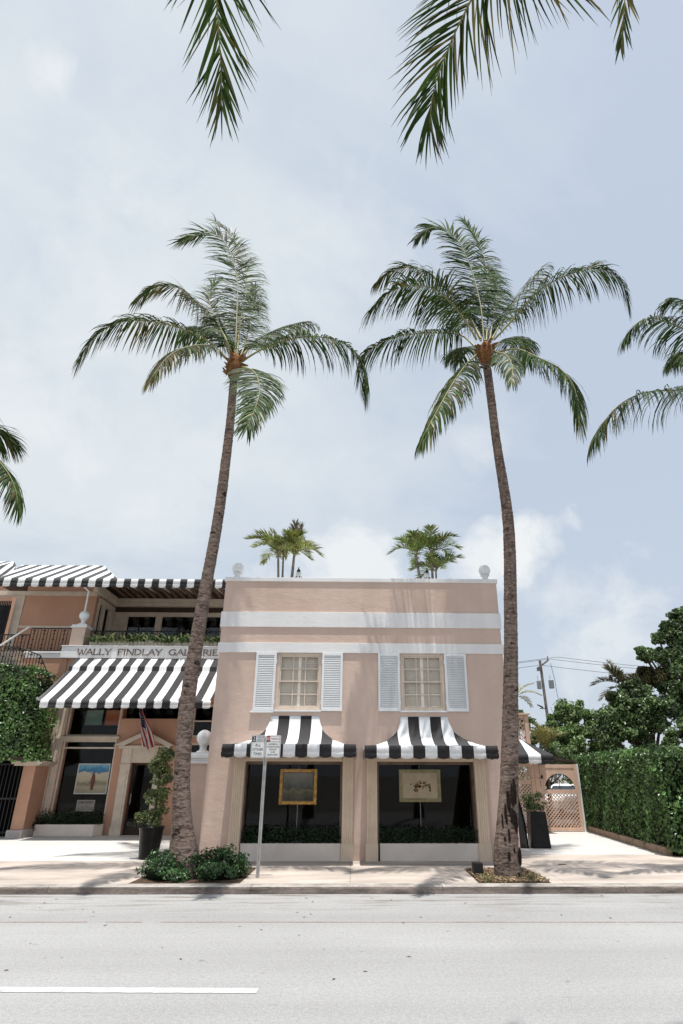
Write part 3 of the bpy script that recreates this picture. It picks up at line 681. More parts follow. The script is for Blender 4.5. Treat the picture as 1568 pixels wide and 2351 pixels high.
    ex = [[(0, 0, 0), (-1.2, -.4, .8), (-2.6, -.8, .5), (-3.6, -1.0, -.8)], [(0, 0, 0), (-.3, -1.2, .9), (-.6, -2.6, .7), (-.8, -3.6, -.4)], [(0, 0, 0), (.7, -1.0, 1.0), (1.7, -2.2, 1.0), (2.4, -3.0, .1)], [(0, 0, 0), (-.1, -.3, 1.4), (-.2, -.8, 2.6), (-.4, -1.5, 3.4)]]
    overhead('coconut palm overhead at the top left, one frond hanging straight down', (-2.0, -1.2, 0), (-1.55, 2.35, 11.0),
             [([(212, -230, 2.8), (212, -60, 3.3), (222, 90, 3.6), (229, 220, 3.85), (229, 310, 4.0)], dict(ll=.88, droop=.04, amax=46, n=88, yellow=.08, petiole=.2, wind=(0, 0, 0), tip=.5, vlift=0))], ex, 51)
    overhead('coconut palm overhead at the top right, ragged fronds hanging into the view', (3.2, -1.2, 0), (1.8, 2.35, 11.2),
             [([(1080, -230, 2.9), (985, -60, 3.4), (900, 110, 3.7), (848, 250, 4.0), (832, 365, 4.15)], dict(ll=1.08, droop=.16, amax=54, n=92, wind=(.03, 0, 0), yellow=.14, tip=.5, width=.025)),
              ([(1000, -260, 2.8), (1040, -110, 3.2), (1150, -50, 3.5), (1290, -20, 3.8)], dict(ll=1.0, droop=.30, n=30, amax=52, yellow=.35, wind=(.08, 0, 0), side_vec=None)),
              ([(1330, -330, 2.5), (1400, -200, 2.9), (1402, -60, 3.3), (1394, 70, 3.6), (1388, 130, 3.7)], dict(ll=.42, droop=.2, amax=30, n=64, yellow=.25, wind=(0, 0, 0)))], ex, 53)
palms()

# ------------------------------------------------------------------ striped awnings
def valance(mb, line, z_top, h, stripes, outward, start_black=True, lobe=.03):
    """line: function s in [0,1] -> (x,y); hanging cloth with one lobe per stripe"""
    rows = [(0, 0), (.22, .004), (.45, .022), (.52, .006), (.72, .016), (1, .010)]
    n = 8
    for k in range(stripes):
        for j in range(n):
            vs = []
            for jj in (j, j + 1):
                u = (k + jj / n) / stripes; x, y = line(u); lo = lobe * (1 - (2 * jj / n - 1) ** 2)
                for f, o in rows:
                    hh = h * f + (lo * f ** 3); w = o + .007 * math.sin(u * 61 + f * 3) * f
                    vs.append((x + outward[0] * w, y + outward[1] * w, z_top - hh))
            m = len(rows)
            mb.add(vs, [(i, i + m, i + m + 1, i + 1) for i in range(m - 1)], (k + (0 if start_black else 1)) % 2, True)
def bell_awning(parent, cx, zt, wt, wb, proj, drop, hv, stripes):
    """concave hipped shop awning: front panel and two side cheeks share the hip curve"""
    mb = MB(); U = 22
    g = lambda u: 1 - math.cos(u * math.pi / 2); hh = lambda u: math.sin(u * math.pi / 2)
    W = lambda u: wt / 2 + (wb - wt) / 2 * g(u)
    yf = lambda u: FY - .012 - proj * g(u); zf = lambda u: zt - drop * hh(u)
    sw = wb / stripes
    sag = lambda x, u: -.012 * math.sin(math.pi * u) * (1 - math.cos((x - cx) / sw * 2 * math.pi)) * .5
    for k in range(stripes):
        a, b = cx - wb / 2 + k * sw, cx - wb / 2 + (k + 1) * sw
        for i in range(U):
            u0, u1 = i / U, (i + 1) / U
            for s_ in range(4):
                xa, xb = a + (b - a) * s_ / 4, a + (b - a) * (s_ + 1) / 4
                cl = lambda x, u: max(cx - W(u), min(cx + W(u), x))
                q = [(cl(xa, u0), u0), (cl(xb, u0), u0), (cl(xb, u1), u1), (cl(xa, u1), u1)]
                if abs(q[2][0] - q[3][0]) < 1e-6: continue
                v = [(x, yf(u), zf(u) + sag(x, u)) for x, u in q]
                mb.add(v[::-1] if False else v, [(0, 3, 2, 1)], k % 2, True)
    ns = max(3, round(proj / sw)); so = proj / ns
    for sd in (-1, 1):
        for k in range(ns):
            a, b = FY - .012 - k * so, FY - .012 - (k + 1) * so
            for i in range(U):
                u0, u1 = i / U, (i + 1) / U
                cl = lambda y, u: max(yf(u), y)
                q = [(cl(a, u0), u0), (cl(b, u0), u0), (cl(b, u1), u1), (cl(a, u1), u1)]
                if abs(q[2][0] - q[3][0]) < 1e-6: continue
                v = [(cx + sd * W(u), y, zf(u)) for y, u in q]
                mb.add(v, [(0, 1, 2, 3) if sd < 0 else (0, 3, 2, 1)], (k + 1) % 2, True)
    aw = mb.build('awning', [FAB_B, FAB_W], parent, solid=.004, weld=True)
    va = MB(); zb = zt - drop; x0, x1, y1 = cx - wb / 2, cx + wb / 2, FY - .012 - proj
    valance(va, lambda s: (x0 + (x1 - x0) * s, y1), zb, hv, stripes, (0, -1))
    valance(va, lambda s: (x0, FY - .02 - proj * s), zb, hv, ns, (-1, 0), start_black=False)
    valance(va, lambda s: (x1, FY - .02 - proj * s), zb, hv, ns, (1, 0), start_black=False)
    va.build('valance', [FAB_B, FAB_W], aw, solid=.003)
    fr = MB()
    for sd in (-1, 1):
        fr.tube([(cx + sd * (W(u / 10) - .012), yf(u / 10) + .015, zf(u / 10) - .02) for u in range(11)], .010, 6)
        fr.tube([(cx + sd * (wb / 2 - .02), FY - .01, zb - .02), (cx + sd * (wb / 2 - .02), y1 + .02, zb - .02)], .010, 6)
    fr.tube([(x0 + .02, y1 + .02, zb - .02), (x1 - .02, y1 + .02, zb - .02)], .012, 6)
    fr.build('awning_frame', STEEL, aw)
    return aw
def fluted(mb, x0, x1, y0, y1, z0, z1, n=4):
    """pilaster shaft with n flutes; y1 is the wall side"""
    w = (x1 - x0); e = .03; fw = (w - 2 * e) / n; P = [(x0, y1), (x0, y0), (x0 + e, y0)]
    for k in range(n):
        a = x0 + e + k * fw
        P += [(a + fw * .22, y0), (a + fw * .40, y0 + .010), (a + fw * .60, y0 + .010), (a + fw * .78, y0)]
    P += [(x1 - e, y0), (x1, y0), (x1, y1)]
    mb.prism_xy(P, z0, z1)

# ------------------------------------------------------------------ the pink corner shop
def shop():
    B = thing('shop_building', (.2, 14.6, K), 'flat-roofed pink stucco shop with white bands, shutters and two striped awnings', 'building')
    x0, x1, zt = -3.24, 3.67, 6.29
    H = [(-2.38, -.20, K - .2, 2.07), (.57, 2.775, K - .2, 2.07), (-1.80, -.745, 3.165, 4.487), (1.165, 2.205, 3.165, 4.487)]
    w = MB(); w.wall((x0, x1), (-.02, zt), FY, FY + .32, H)
    w.wall((x0, x1), (-.02, zt), 23.7, 24.0, [])
    # side walls as slabs
    for a, b in ((x0, x0 + .28), (x1 - .28, x1)): w.box(a, b, FY + .32, 23.7, -.02, zt)
    w.build('wall', PINK, B, weld=False)
    rf = MB(); rf.box(x0 + .28, x1 - .28, FY + .32, 23.7, 5.55, 5.7); rf.build('roof', WHITE_ROUGH, B)
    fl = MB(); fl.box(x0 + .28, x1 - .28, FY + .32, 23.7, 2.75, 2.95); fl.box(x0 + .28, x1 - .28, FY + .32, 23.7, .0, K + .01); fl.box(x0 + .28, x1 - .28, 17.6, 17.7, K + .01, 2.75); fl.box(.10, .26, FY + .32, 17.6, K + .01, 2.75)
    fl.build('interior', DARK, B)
    c = MB(); c.box(x0 - .03, x1 + .03, FY - .032, FY + .38, 6.29, 6.395); c.box(x0 - .03, x0 + .32, FY + .38, 24.03, 6.29, 6.395); c.box(x1 - .32, x1 + .03, FY + .38, 24.03, 6.29, 6.395); c.build('coping', WHITE_ROUGH, B, bevel=.008)
    for z0, z1 in ((5.118, 5.497), (4.492, 4.732)):
        b = MB(); b.box(x0 - .032, x1 + .032, FY - .034, FY, z0, z1); b.box(x0 - .032, x0, FY, 20, z0, z1); b.box(x1, x1 + .032, FY, 20, z0, z1); b.build('cornice_band', WHITE_ROUGH, B, bevel=.006)
    for bx in (-3.0, 3.435):
        f = MB(); f.lathe([(.13, 0), (.13, .025), (.095, .04), (.07, .08), (.068, .11), (.10, .14), (.12, .155)], (bx, FY + .17, 6.395), 28)
        n = 18; f.lathe([(max(.01, .15 * math.sin(a)), .145 + .15 - .15 * math.cos(a)) for a in [math.pi * (i + .8) / (n + .8) for i in range(n + 1)]], (bx, FY + .17, 6.395), 28)
        f.build('ball_finial', WHITE, B)
    # first-floor sash windows with louvred blinds behind
    for a, b in ((-1.80, -.745), (1.165, 2.205)):
        z0, z1 = 3.165, 4.487; y = FY + .02
        fr = MB(); t = .055
        fr.box(a, a + t, y, y + .1, z0, z1); fr.box(b - t, b, y, y + .1, z0, z1); fr.box(a + t, b - t, y, y + .1, z1 - t, z1); fr.box(a + t, b - t, y, y + .1, z0, z0 + t)
        W_ = fr.build('window', BEIGE, B, bevel=.004)
        s = MB(); ia, ib, iz0, iz1 = a + t, b - t, z0 + t, z1 - t; zm = (iz0 + iz1) / 2; e = .035
        for (p, q, yy) in ((zm - .012, iz1, y + .022), (iz0, zm + .025, y + .05)):
            s.box(ia, ia + e, yy, yy + .03, p, q); s.box(ib - e, ib, yy, yy + .03, p, q); s.box(ia + e, ib - e, yy, yy + .03, p, p + e); s.box(ia + e, ib - e, yy, yy + .03, q - e, q)
            for k in (1, 2): xx = ia + e + (ib - ia - 2 * e) * k / 3; s.box(xx - .011, xx + .011, yy + .003, yy + .024, p + e, q - e)
            hm = (p + q) / 2; s.box(ia + e, ib - e, yy + .005, yy + .022, hm - .011, hm + .011)
        s.build('sash', BEIGE, W_)
        g = MB(); g.box(ia, ib, y + .082, y + .086, iz0, iz1); g.build('pane', GLASS_UP, W_)
        bl = MB(); nb = 26; yb = y + .112; mid = (ia + ib) / 2
        for (p, q) in ((ia, mid - .035), (mid + .035, ib)):
            for k in range(nb):
                zz = iz0 + (iz1 - iz0) * (k + .5) / nb; hgt = (iz1 - iz0) / nb * .53
                bl.add([(p, yb - .02, zz - hgt), (q, yb - .02, zz - hgt), (q, yb + .02, zz + hgt), (p, yb + .02, zz + hgt)], [(0, 1, 2, 3)])
        bl.box(mid - .035, mid + .035, yb - .02, yb + .02, iz0, iz1); bl.box(ia - .04, ia, yb - .02, yb + .02, iz0, iz1); bl.box(ib, ib + .04, yb - .02, yb + .02, iz0, iz1)
        bl.build('blind', BLIND, W_)
        bd = MB(); bd.box(ia, ib, yb + .03, yb + .04, iz0, iz1); bd.build('curtain', mat('dim_curtain', (.55, .48, .38), .9), W_)
        sl = MB(); sl.box(a - .03, b + .03, FY - .05, FY + .05, z0 - .035, z0 - .002); sl.build('sill', WHITE, W_, bevel=.004)
    for i, (a, b) in enumerate(((-2.318, -1.83), (-.728, -.232), (.62, 1.142), (2.222, 2.748))):
        z0, z1 = 3.148, 4.486; s = MB(); y0, y1 = FY - .058, FY - .012; t = .052
        s.box(a, a + t, y0, y1, z0, z1); s.box(b - t, b, y0, y1, z0, z1); s.box(a + t, b - t, y0, y1, z1 - .06, z1); s.box(a + t, b - t, y0, y1, z0, z0 + .07)
        nl = 29; p0, p1 = z0 + .07, z1 - .06
        for k in range(nl):
            zz = p0 + (p1 - p0) * (k + .5) / nl; hg = (p1 - p0) / nl * .56
            s.add([(a + t, y0 + .008, zz - hg), (b - t, y0 + .008, zz - hg), (b - t, y1 - .006, zz + hg), (a + t, y1 - .006, zz + hg), (a + t, y0 + .016, zz - hg - .004), (b - t, y0 + .016, zz - hg - .004)], [(0, 1, 2, 3), (4, 5, 1, 0)])
        s.box(a + t, b - t, y1 - .004, y1 + .004, p0, p1)
        for zz in (z0 + .2, z1 - .2): s.box(a - .012 if i % 2 else b - .01, a + .01 if i % 2 else b + .012, y0 + .01, y1, zz - .04, zz + .04)
        s.build('shutter', WHITE, B)
    ls = MB(); ls.box(-2.37, -1.80 - .032, FY - .07, FY, 3.105, 3.14); ls.build('ledge', WHITE, B, bevel=.004)
    # shop windows in fluted limestone surrounds
    for (a, b, sa, sb) in ((-2.40, -.195, -2.645, .043), (.575, 2.775, .335, 3.02)):
        t = MB(); y0 = FY - .062
        for (p, q) in ((sa, a + .005), (b - .005, sb)):
            fluted(t, p + .012, q - .0, y0 + .012, FY + .002, .44, 2.2, 4)
            t.box(p - .012, q + .012, y0 - .016, FY + .002, K, .425); t.box(p - .002, q + .002, y0 - .004, FY + .001, .425, .44)
            t.box(p + .004, q - .004, y0 + .006, y0 + .0125, 1.27, 1.278)
        t.box(a + .005, b - .005, y0 + .012, FY + .002, 2.06, 2.2); t.box(a + .005, b - .005, y0 - .006, y0 + .012, 2.09, 2.13)
        m = (a + b) / 2; t.prism_xz([(m - .10, 2.07), (m + .10, 2.07), (m + .13, 2.2), (m - .13, 2.2)], y0 - .03, y0 - .006)
        S = t.build('shop_window', LIME, B)
        j = MB(); f = .05; yg = FY + .24
        j.box(a - .015, a + f, FY + .06, yg + .03, K, 2.062); j.box(b - f, b + .015, FY + .06, yg + .03, K, 2.062); j.box(a + f, b - f, FY + .06, yg + .03, 2.0, 2.062); j.box(a + f, b - f, yg - .03, yg + .03, K, .42)
        j.build('frame', BRONZE, S, bevel=.003)
        g = MB(); g.box(a + f, b - f, yg, yg + .008, .42, 2.0); g.build('pane', GLASS, S)
        fl = MB(); fl.box(a + f, b - f, yg + .04, 17.5, K + .012, .40); fl.build('display_floor', DARKWOOD, S)
    bell_awning(B, -1.318, 3.04, 1.13, 2.815, 1.06, .665, .235, 11)
    bell_awning(B, 1.692, 3.03, 1.115, 2.83, 1.06, .675, .235, 11)
    # planters under the shop windows
    for i, (a, b, lab) in enumerate(((-2.365, -.215, 'low white planter of dark foliage under the shop window with the gilded painting'), (.635, 2.765, 'low white planter of dark foliage under the shop window with the cream picture'))):
        P = thing('window_planter', ((a + b) / 2, FY, K), lab, 'planter', 'white planters under the shop windows')
        p = MB(); p.box(a, b, FY - .035, FY + .0, K, .435); p.box(a, b, FY + .14, FY + .17, K, .435); p.box(a, a + .03, FY, FY + .14, K, .435); p.box(b - .03, b, FY, FY + .14, K, .435); p.box(a + .03, b - .03, FY, FY + .14, K, .36)
        p.build('box', mat('planter_plaster', (.74, .66, .59), .85, .06, 2, .2, 50), P, bevel=.006)
        r = np.random.default_rng(60 + i); n = 2600
        pts = np.stack([r.uniform(a + .0, b - .0, n), r.uniform(FY - .02, FY + .20, n), .42 + r.uniform(-.03, .30, n) ** 1 * (1 - .15 * np.sin(np.linspace(0, 40, n)))], 1)
        leaf_mesh('foliage', pts, np.tile((0, -.6, .6), (n, 1)), .05, [LEAF_D], P, 61 + i)
    return B
shop()

def painting(label, x0, x1, z0, z1, Y, fmat, fw, canvas, depth=.045, inner=None, rod=None, tilt=0):
    T = thing('painting', ((x0 + x1) / 2, Y, z0), label, 'painting')
    f = MB()
    for (a, b, c, d) in ((x0, x0 + fw, z0, z1), (x1 - fw, x1, z0, z1), (x0 + fw, x1 - fw, z1 - fw, z1), (x0 + fw, x1 - fw, z0, z0 + fw)):
        f.box(a, b, Y - depth, Y, c, d)
    fo = f.build('frame', fmat, T, bevel=min(.012, fw * .25))
    q = MB(); iw = fw
    if inner:
        g = MB(); e = inner[1]
        for (a, b, c, d) in ((x0 + fw, x0 + fw + e, z0 + fw, z1 - fw), (x1 - fw - e, x1 - fw, z0 + fw, z1 - fw), (x0 + fw + e, x1 - fw - e, z1 - fw - e, z1 - fw), (x0 + fw + e, x1 - fw - e, z0 + fw, z0 + fw + e)):
            g.box(a, b, Y - depth * .75, Y - .002, c, d)
        g.build('mount', inner[0], T); iw = fw + e
    q.box(x0 + iw, x1 - iw, Y - depth * .45, Y - depth * .35, z0 + iw, z1 - iw); q.build('canvas', canvas, T)
    if rod:
        r_ = MB()
        r_.tube([(rod, Y + .02, z0 + .05), (rod, Y + .02, .42)], .008, 6); h_ = MB(); h_.tube([(rod, Y + .02, z1 - .05), (rod, Y + .02, 2.74)], .004, 5); h_.build('hanging_wire', STEEL, T)
        r_.lathe([(.10, 0), (.10, .012), (.02, .02)], (rod, Y + .02, .40), 16)
        r_.build('display_stand', STEEL, T)
    return T
def canvas_mat(name, bands, nscale, dist):
    """painted bands broken up by brushwork; bands: (position up the picture 0..1, colour)"""
    m = bpy.data.materials.new(name); m.use_nodes = True; nt = m.node_tree; L = nt.links.new; b = nt.nodes['Principled BSDF']; b.inputs['Roughness'].default_value = .6
    tc = nt.nodes.new('ShaderNodeTexCoord'); sp = nt.nodes.new('ShaderNodeSeparateXYZ'); L(tc.outputs['Generated'], sp.inputs[0])
    n = nt.nodes.new('ShaderNodeTexNoise'); n.inputs['Scale'].default_value = nscale; n.inputs['Detail'].default_value = 5; n.inputs['Distortion'].default_value = .8; L(tc.outputs['Object'], n.inputs['Vector'])
    a = nt.nodes.new('ShaderNodeMath'); a.operation = 'MULTIPLY_ADD'; L(n.outputs[0], a.inputs[0]); a.inputs[1].default_value = dist
    s = nt.nodes.new('ShaderNodeMath'); s.operation = 'SUBTRACT'; L(sp.outputs[2], s.inputs[0]); s.inputs[1].default_value = dist * .5; L(s.outputs[0], a.inputs[2])
    rp = nt.nodes.new('ShaderNodeValToRGB'); e = rp.color_ramp.elements
    while len(e) < len(bands): e.new(.5)
    for el, (p, c) in zip(e, bands): el.position = p; el.color = (*c, 1)
    L(a.outputs[0], rp.inputs[0]); L(rp.outputs[0], b.inputs['Base Color']); return m
OLIVE = mat('olive_frame', (.40, .34, .16), .5, .2, 8, spec=.4)
LINEN = mat('cream_linen', (.62, .50, .34), .8, .06, 6)
def paintings():
    painting('gilt-framed dark landscape painting hanging in the left shop window', -1.672, -.795, 1.155, 1.915, 15.3, GOLD, .075,
             canvas_mat('dark_landscape', [(0, (.05, .05, .03)), (.25, (.10, .09, .05)), (.36, (.20, .17, .09)), (.42, (.06, .07, .05)), (.6, (.13, .14, .12)), (.75, (.20, .20, .17)), (.95, (.26, .25, .22))], 7, .45), inner=(BRONZE, .018), rod=-1.235)
    t = painting('cream picture with a brown figure group in an olive frame, right shop window', 1.122, 2.10, 1.215, 1.908, 15.3, OLIVE, .05, LINEN, inner=(OLIVE, .03), rod=1.61)
    r = random.Random(3); m = MB()
    for k in range(46):
        x = 1.61 + r.gauss(0, .115); z = 1.555 + r.gauss(0, .045); x = max(1.36, min(1.86, x)); z = max(1.46, min(1.68, z)); a = r.uniform(0, 3.1); s = r.uniform(.012, .045); w = s * r.uniform(.3, .8)
        cs, sn = math.cos(a), math.sin(a); y = 15.2785 - k * .00005
        P = [(x + cs * s * p - sn * w * q, y, z + sn * s * p + cs * w * q) for p, q in ((-1, -.4), (0, -1), (1, -.2), (.6, .9), (-.7, 1))]
        m.add(P, [(0, 1, 2, 3, 4)], k % 3)
    m.build('figure_group', [mat('umber_paint', (.14, .06, .03), .8), mat('black_paint', (.03, .02, .015), .8), mat('ochre_paint', (.32, .20, .10), .8)], t)
paintings()

# ------------------------------------------------------------------ gallery building on the left
GLYPH = {  # strokes: x0,z0,x1,z1,width ; arcs as polylines
 'W': [[(0, 1), (.28, 0)], [(.28, 0), (.5, .85)], [(.5, .85), (.75, 0)], [(.75, 0), (1, 1)]], 'A': [[(0, 0), (.4, 1)], [(.4, 1), (.8, 0)], [(.17, .36), (.63, .36)]],
 'L': [[(.1, 0), (.1, 1)], [(.1, .03), (.6, .03)], [(.6, .03), (.62, .2)]], 'Y': [[(0, 1), (.38, .48)], [(.76, 1), (.38, .48)], [(.38, .48), (.38, 0)]],
 'F': [[(.1, 0), (.1, 1)], [(.1, .97), (.58, .97)], [(.1, .52), (.45, .52)], [(.58, .97), (.6, .82)]], 'I': [[(.12, 0), (.12, 1)]],
 'N': [[(.08, 0), (.08, 1)], [(.08, 1), (.8, 0)], [(.8, 0), (.8, 1)]], 'D': [[(.1, 0), (.1, 1)], [(.1, .97), (.42, .95), (.7, .8), (.82, .5), (.7, .2), (.42, .05), (.1, .03)]],
 'G': [[(.78, .8), (.55, .97), (.3, .9), (.1, .68), (.06, .45), (.15, .2), (.38, .03), (.6, .04), (.76, .14)], [(.76, .14), (.76, .42)], [(.6, .42), (.86, .42)]],
 'E': [[(.1, 0), (.1, 1)], [(.1, .97), (.58, .97)], [(.1, .52), (.46, .52)], [(.1, .03), (.6, .03)], [(.6, .03), (.62, .18)]],
 'R': [[(.1, 0), (.1, 1)], [(.1, .97), (.4, .96), (.56, .85), (.58, .7), (.48, .56), (.1, .5)], [(.32, .52), (.72, 0)]],
 'S': [[(.56, .82), (.4, .97), (.2, .92), (.1, .76), (.2, .6), (.42, .45), (.55, .3), (.5, .12), (.3, .02), (.08, .14)]]}
ADV = {'W': 1.08, 'A': .86, 'L': .72, 'Y': .8, 'F': .72, 'I': .34, 'N': .95, 'D': .95, 'G': .95, 'E': .74, 'R': .78, 'S': .70}
def lettering(parent, words, z0, h, y, m):
    c = 0
    for word, xa, xb in words:
        mb = MB()
        tot = sum(ADV[ch] for ch in word); sc = (xb - xa) / tot / h; x = xa
        for ch in word:
            for st in GLYPH[ch]:
                for (p, q) in zip(st, st[1:]):
                    a = Vector((x + p[0] * h * sc, 0, z0 + p[1] * h)); b = Vector((x + q[0] * h * sc, 0, z0 + q[1] * h)); d = (b - a).normalized(); pr = Vector((-d.z, 0, d.x))
                    thick = abs(d.z) > .35 and not (ch in 'AWNY' and d.x * d.z > 0); w = h * (.075 if thick else .042)
                    if ch == 'N' and abs(d.x) < .1: w = h * .05
                    if ch == 'N' and abs(d.x) > .1: w = h * .08
                    a2, b2 = a - d * w * .3, b + d * w * .3; c += 1; yy = y - .022 - c * .00005
                    mb.prism_xz([(a2.x + pr.x * w * s, a2.z + pr.z * w * s) for s in (1, -1)] + [(b2.x + pr.x * w * s, b2.z + pr.z * w * s) for s in (-1, 1)], yy, y)
                # serifs on the open ends of upright strokes
                for e_, o_ in ((st[0], st[1]), (st[-1], st[-2])):
                    if len(st) == 2 and e_[1] in (0, 1) and abs(o_[1] - e_[1]) > .4:
                        if ch in 'WAN' and 0 < e_[0] < .79 and not (ch == 'N' and e_[0] < .2 and e_[1] == 0): continue
                        ex, ez = x + e_[0] * h * sc, z0 + e_[1] * h; c += 1; s_ = h * .14
                        mb.box(ex - s_, ex + s_, y - .022 - c * .00005, y, ez - h * .02, ez + h * .02)
            x += ADV[ch] * h * sc
        mb.build('lettering', m, parent)
def ball_pier_top(mb, x, y, z, r, base):
    mb.lathe([(base, 0), (base, .03), (base * .7, .05), (r * .42, .09), (r * .38, .15), (r * .55, .17), (r * .6, .19)], (x, y, z), 24)
    n = 16; mb.lathe([(max(.01, r * math.sin(a)), .17 + r - r * math.cos(a)) for a in [math.pi * (i + .8) / (n + .8) for i in range(n + 1)]], (x, y, z), 28)
def baluster_panel(mb, x0, x1, y, z0, z1, step=.11, slope=0.0):
    n = max(2, round((x1 - x0) / step))
    for k in range(n + 1):
        x = x0 + (x1 - x0) * k / n; dz = slope * (x - x0); mb.box(x - .009, x + .009, y - .009, y + .009, z0 + dz, z1 + dz)
        if k % 3 == 1:
            # scroll ornaments on every third bar
            for zz in (.25, .5, .75): mb.lathe([(.01, -.03), (.032, -.01), (.032, .01), (.01, .03)], (x, y, z0 + (z1 - z0) * zz + dz), 8)
            for zz in (.1, .9): mb.box(x - .05, x + .05, y - .008, y + .008, z0 + (z1 - z0) * zz - .02 + dz, z0 + (z1 - z0) * zz + .02 + dz)
    for zz, t in ((z0, .014), (z1, .02)):
        mb.tube([(x0, y, zz), (x1, y, zz + slope * (x1 - x0))], t, 6)
def stripe_slope(mb, x0, x1, prof, sw, start=0, clipL=None, clipR=None):
    """striped sloping canopy; prof [(y,z)...] from the top down; clipL/R: x limits per profile point"""
    n = int(math.ceil((x1 - x0) / sw))
    for k in range(n):
        a, b = x0 + k * sw, min(x1, x0 + (k + 1) * sw)
        for i in range(len(prof) - 1):
            q = []
            for (xx, ii) in ((a, i), (b, i), (b, i + 1), (a, i + 1)):
                lo = clipL[ii] if clipL else -1e9; hi = clipR[ii] if clipR else 1e9
                q.append((max(lo, min(hi, xx)), *prof[ii]))
            if abs(q[0][0] - q[1][0]) < 1e-6 and abs(q[2][0] - q[3][0]) < 1e-6: continue
            mb.add(q, [(0, 3, 2, 1)], (k + start) % 2, False)

def gallery():
    GY = 20.6
    B = thing('gallery_building', (-8, GY, K), 'two-storey salmon gallery with roof terrace and long striped awnings on the left', 'building')
    # ground floor front
    H = [(-9.24, -7.55, .12, 2.80), (-9.24, -7.55, 2.92, 3.95), (-6.97, -6.22, K - .2, 2.13), (-7.50, -5.45, 3.45, 4.1), (-5.2, -4.45, .8, 2.72), (-5.2, -4.45, 2.9, 3.9)]
    w = MB(); w.wall((-9.62, -3.3), (-.02, 5.35), GY, GY + .35, H); w.box(-9.62, -9.3, GY + .35, 25.5, -.02, 5.35)
    w.build('wall', PINK2, B)
    n = MB(); n.box(-9.3, -3.3, GY + 2.4, GY + 2.5, 0, 5.4); n.box(-9.3, -3.3, GY + .35, GY + 2.4, 0, .11); n.box(-9.3, -3.3, GY + .35, GY + 2.4, 4.2, 4.3); n.box(-7.4, -7.3, GY + .35, GY + 2.4, .11, 4.2); n.box(-9.298, -9.27, GY + .14, GY + 2.4, .11, 4.2); n.build('interior', DARK, B)  # last slab: dark lining added so the inner side wall looks unlit
    # pilaster at the corner, lit edge
    p = MB(); p.box(-9.64, -9.47, GY - .06, GY, K, 3.75); p.box(-9.70, -9.42, GY - .12, GY, 3.75, 3.85); p.box(-9.46, -9.26, GY - .03, GY, K, 3.85); p.build('pilaster', CREAM, B, bevel=.006)
    # display window, transom sill
    for (z0, z1) in ((.12, 2.80), (2.92, 3.95)):
        f = MB(); a, b = -9.24, -7.55
        f.box(a, a + .05, GY + .03, GY + .12, z0, z1); f.box(b - .05, b, GY + .03, GY + .12, z0, z1); f.box(a + .05, b - .05, GY + .03, GY + .12, z1 - .05, z1); f.box(a + .05, b - .05, GY + .03, GY + .12, z0, z0 + .05)
        if z0 < 1: f.box(a + .05, b - .05, GY + .04, GY + .1, 2.55, 2.60)
        W_ = f.build('window', CREAM, B, bevel=.004); g = MB(); g.box(a + .05, b - .05, GY + .07, GY + .078, z0 + .05, z1 - .05); g.build('pane', GLASS, W_)
    s = MB(); s.box(-9.5, -7.46, GY - .09, GY, 2.84, 2.915); s.box(-9.42, -7.52, GY - .05, GY, 2.79, 2.84); s.build('ledge', CREAM, B, bevel=.006)
    s = MB(); s.box(-7.50, -5.3, GY - .06, GY, 3.40, 3.46); s.box(-7.48, -5.3, GY - .03, GY, 3.24, 3.40); s.build('ledge', PINK2, B, bevel=.006)
    f = MB(); f.box(-7.5, -5.45, GY + .2, GY + .208, 3.45, 4.1); f.build('pane', GLASS, B)
    for z0, z1 in ((.8, 2.72), (2.9, 3.9)):
        f = MB(); a, b = -5.2, -4.45
        f.box(a, a + .05, GY + .03, GY + .12, z0, z1); f.box(a + .05, b, GY + .03, GY + .12, z1 - .05, z1); f.box(a + .05, b, GY + .03, GY + .12, z0, z0 + .06); f.box(a + .05, b, GY + .05, GY + .1, (z0 + z1) / 2 - .02, (z0 + z1) / 2 + .02)
        W_ = f.build('window', CREAM, B); g = MB(); g.box(a + .05, b, GY + .07, GY + .078, z0 + .06, z1 - .05); g.build('pane', GLASS, W_)
    # entrance: panelled surround, pediment, dark door
    d = MB(); pl, pr = -7.29, -5.90
    for a, b in ((pl, pl + .31), (pr - .31, pr)):
        d.box(a, b, GY - .09, GY, K, 2.55); d.box(a + .06, b - .06, GY - .105, GY - .09, .45, 1.95); d.box(a - .02, b + .02, GY - .12, GY - .09, K, .35); d.box(a - .02, b + .02, GY - .12, GY - .09, 2.05, 2.10)
    d.box(pl + .31, pr - .31, GY - .07, GY, 2.14, 2.55); d.box(pl + .36, pr - .36, GY - .085, GY - .07, 2.24, 2.48)
    d.box(pl - .12, pr + .12, GY - .16, GY, 2.55, 2.64)
    S = d.build('door_surround', CREAM, B, bevel=.008)
    q = MB(); cx = (pl + pr) / 2
    q.prism_xz([(pl - .28, 2.64), (pl + .05, 2.64), (cx, 2.94), (cx, 3.08)], GY - .20, GY); q.prism_xz([(cx, 3.08), (cx, 2.94), (pr - .05, 2.64), (pr + .28, 2.64)], GY - .20, GY)
    q.build('pediment', CREAM, S, bevel=.008)
    q = MB(); q.prism_xz([(pl + .06, 2.642), (pr - .06, 2.642), (cx, 2.93)], GY - .06, GY); q.build('tympanum', PINK2, S)
    dl = MB(); a, b = -6.97, -6.22
    dl.box(a, a + .06, GY + .12, GY + .17, K, 2.13); dl.box(b - .06, b, GY + .12, GY + .17, K, 2.13); dl.box(a + .06, b - .06, GY + .12, GY + .17, 2.07, 2.13); dl.box(a + .06, b - .06, GY + .12, GY + .17, K, .3)
    D = dl.build('door', DARKWOOD, B); g = MB(); g.box(a + .06, b - .06, GY + .14, GY + .148, .3, 2.07); g.build('pane', GLASS, D)
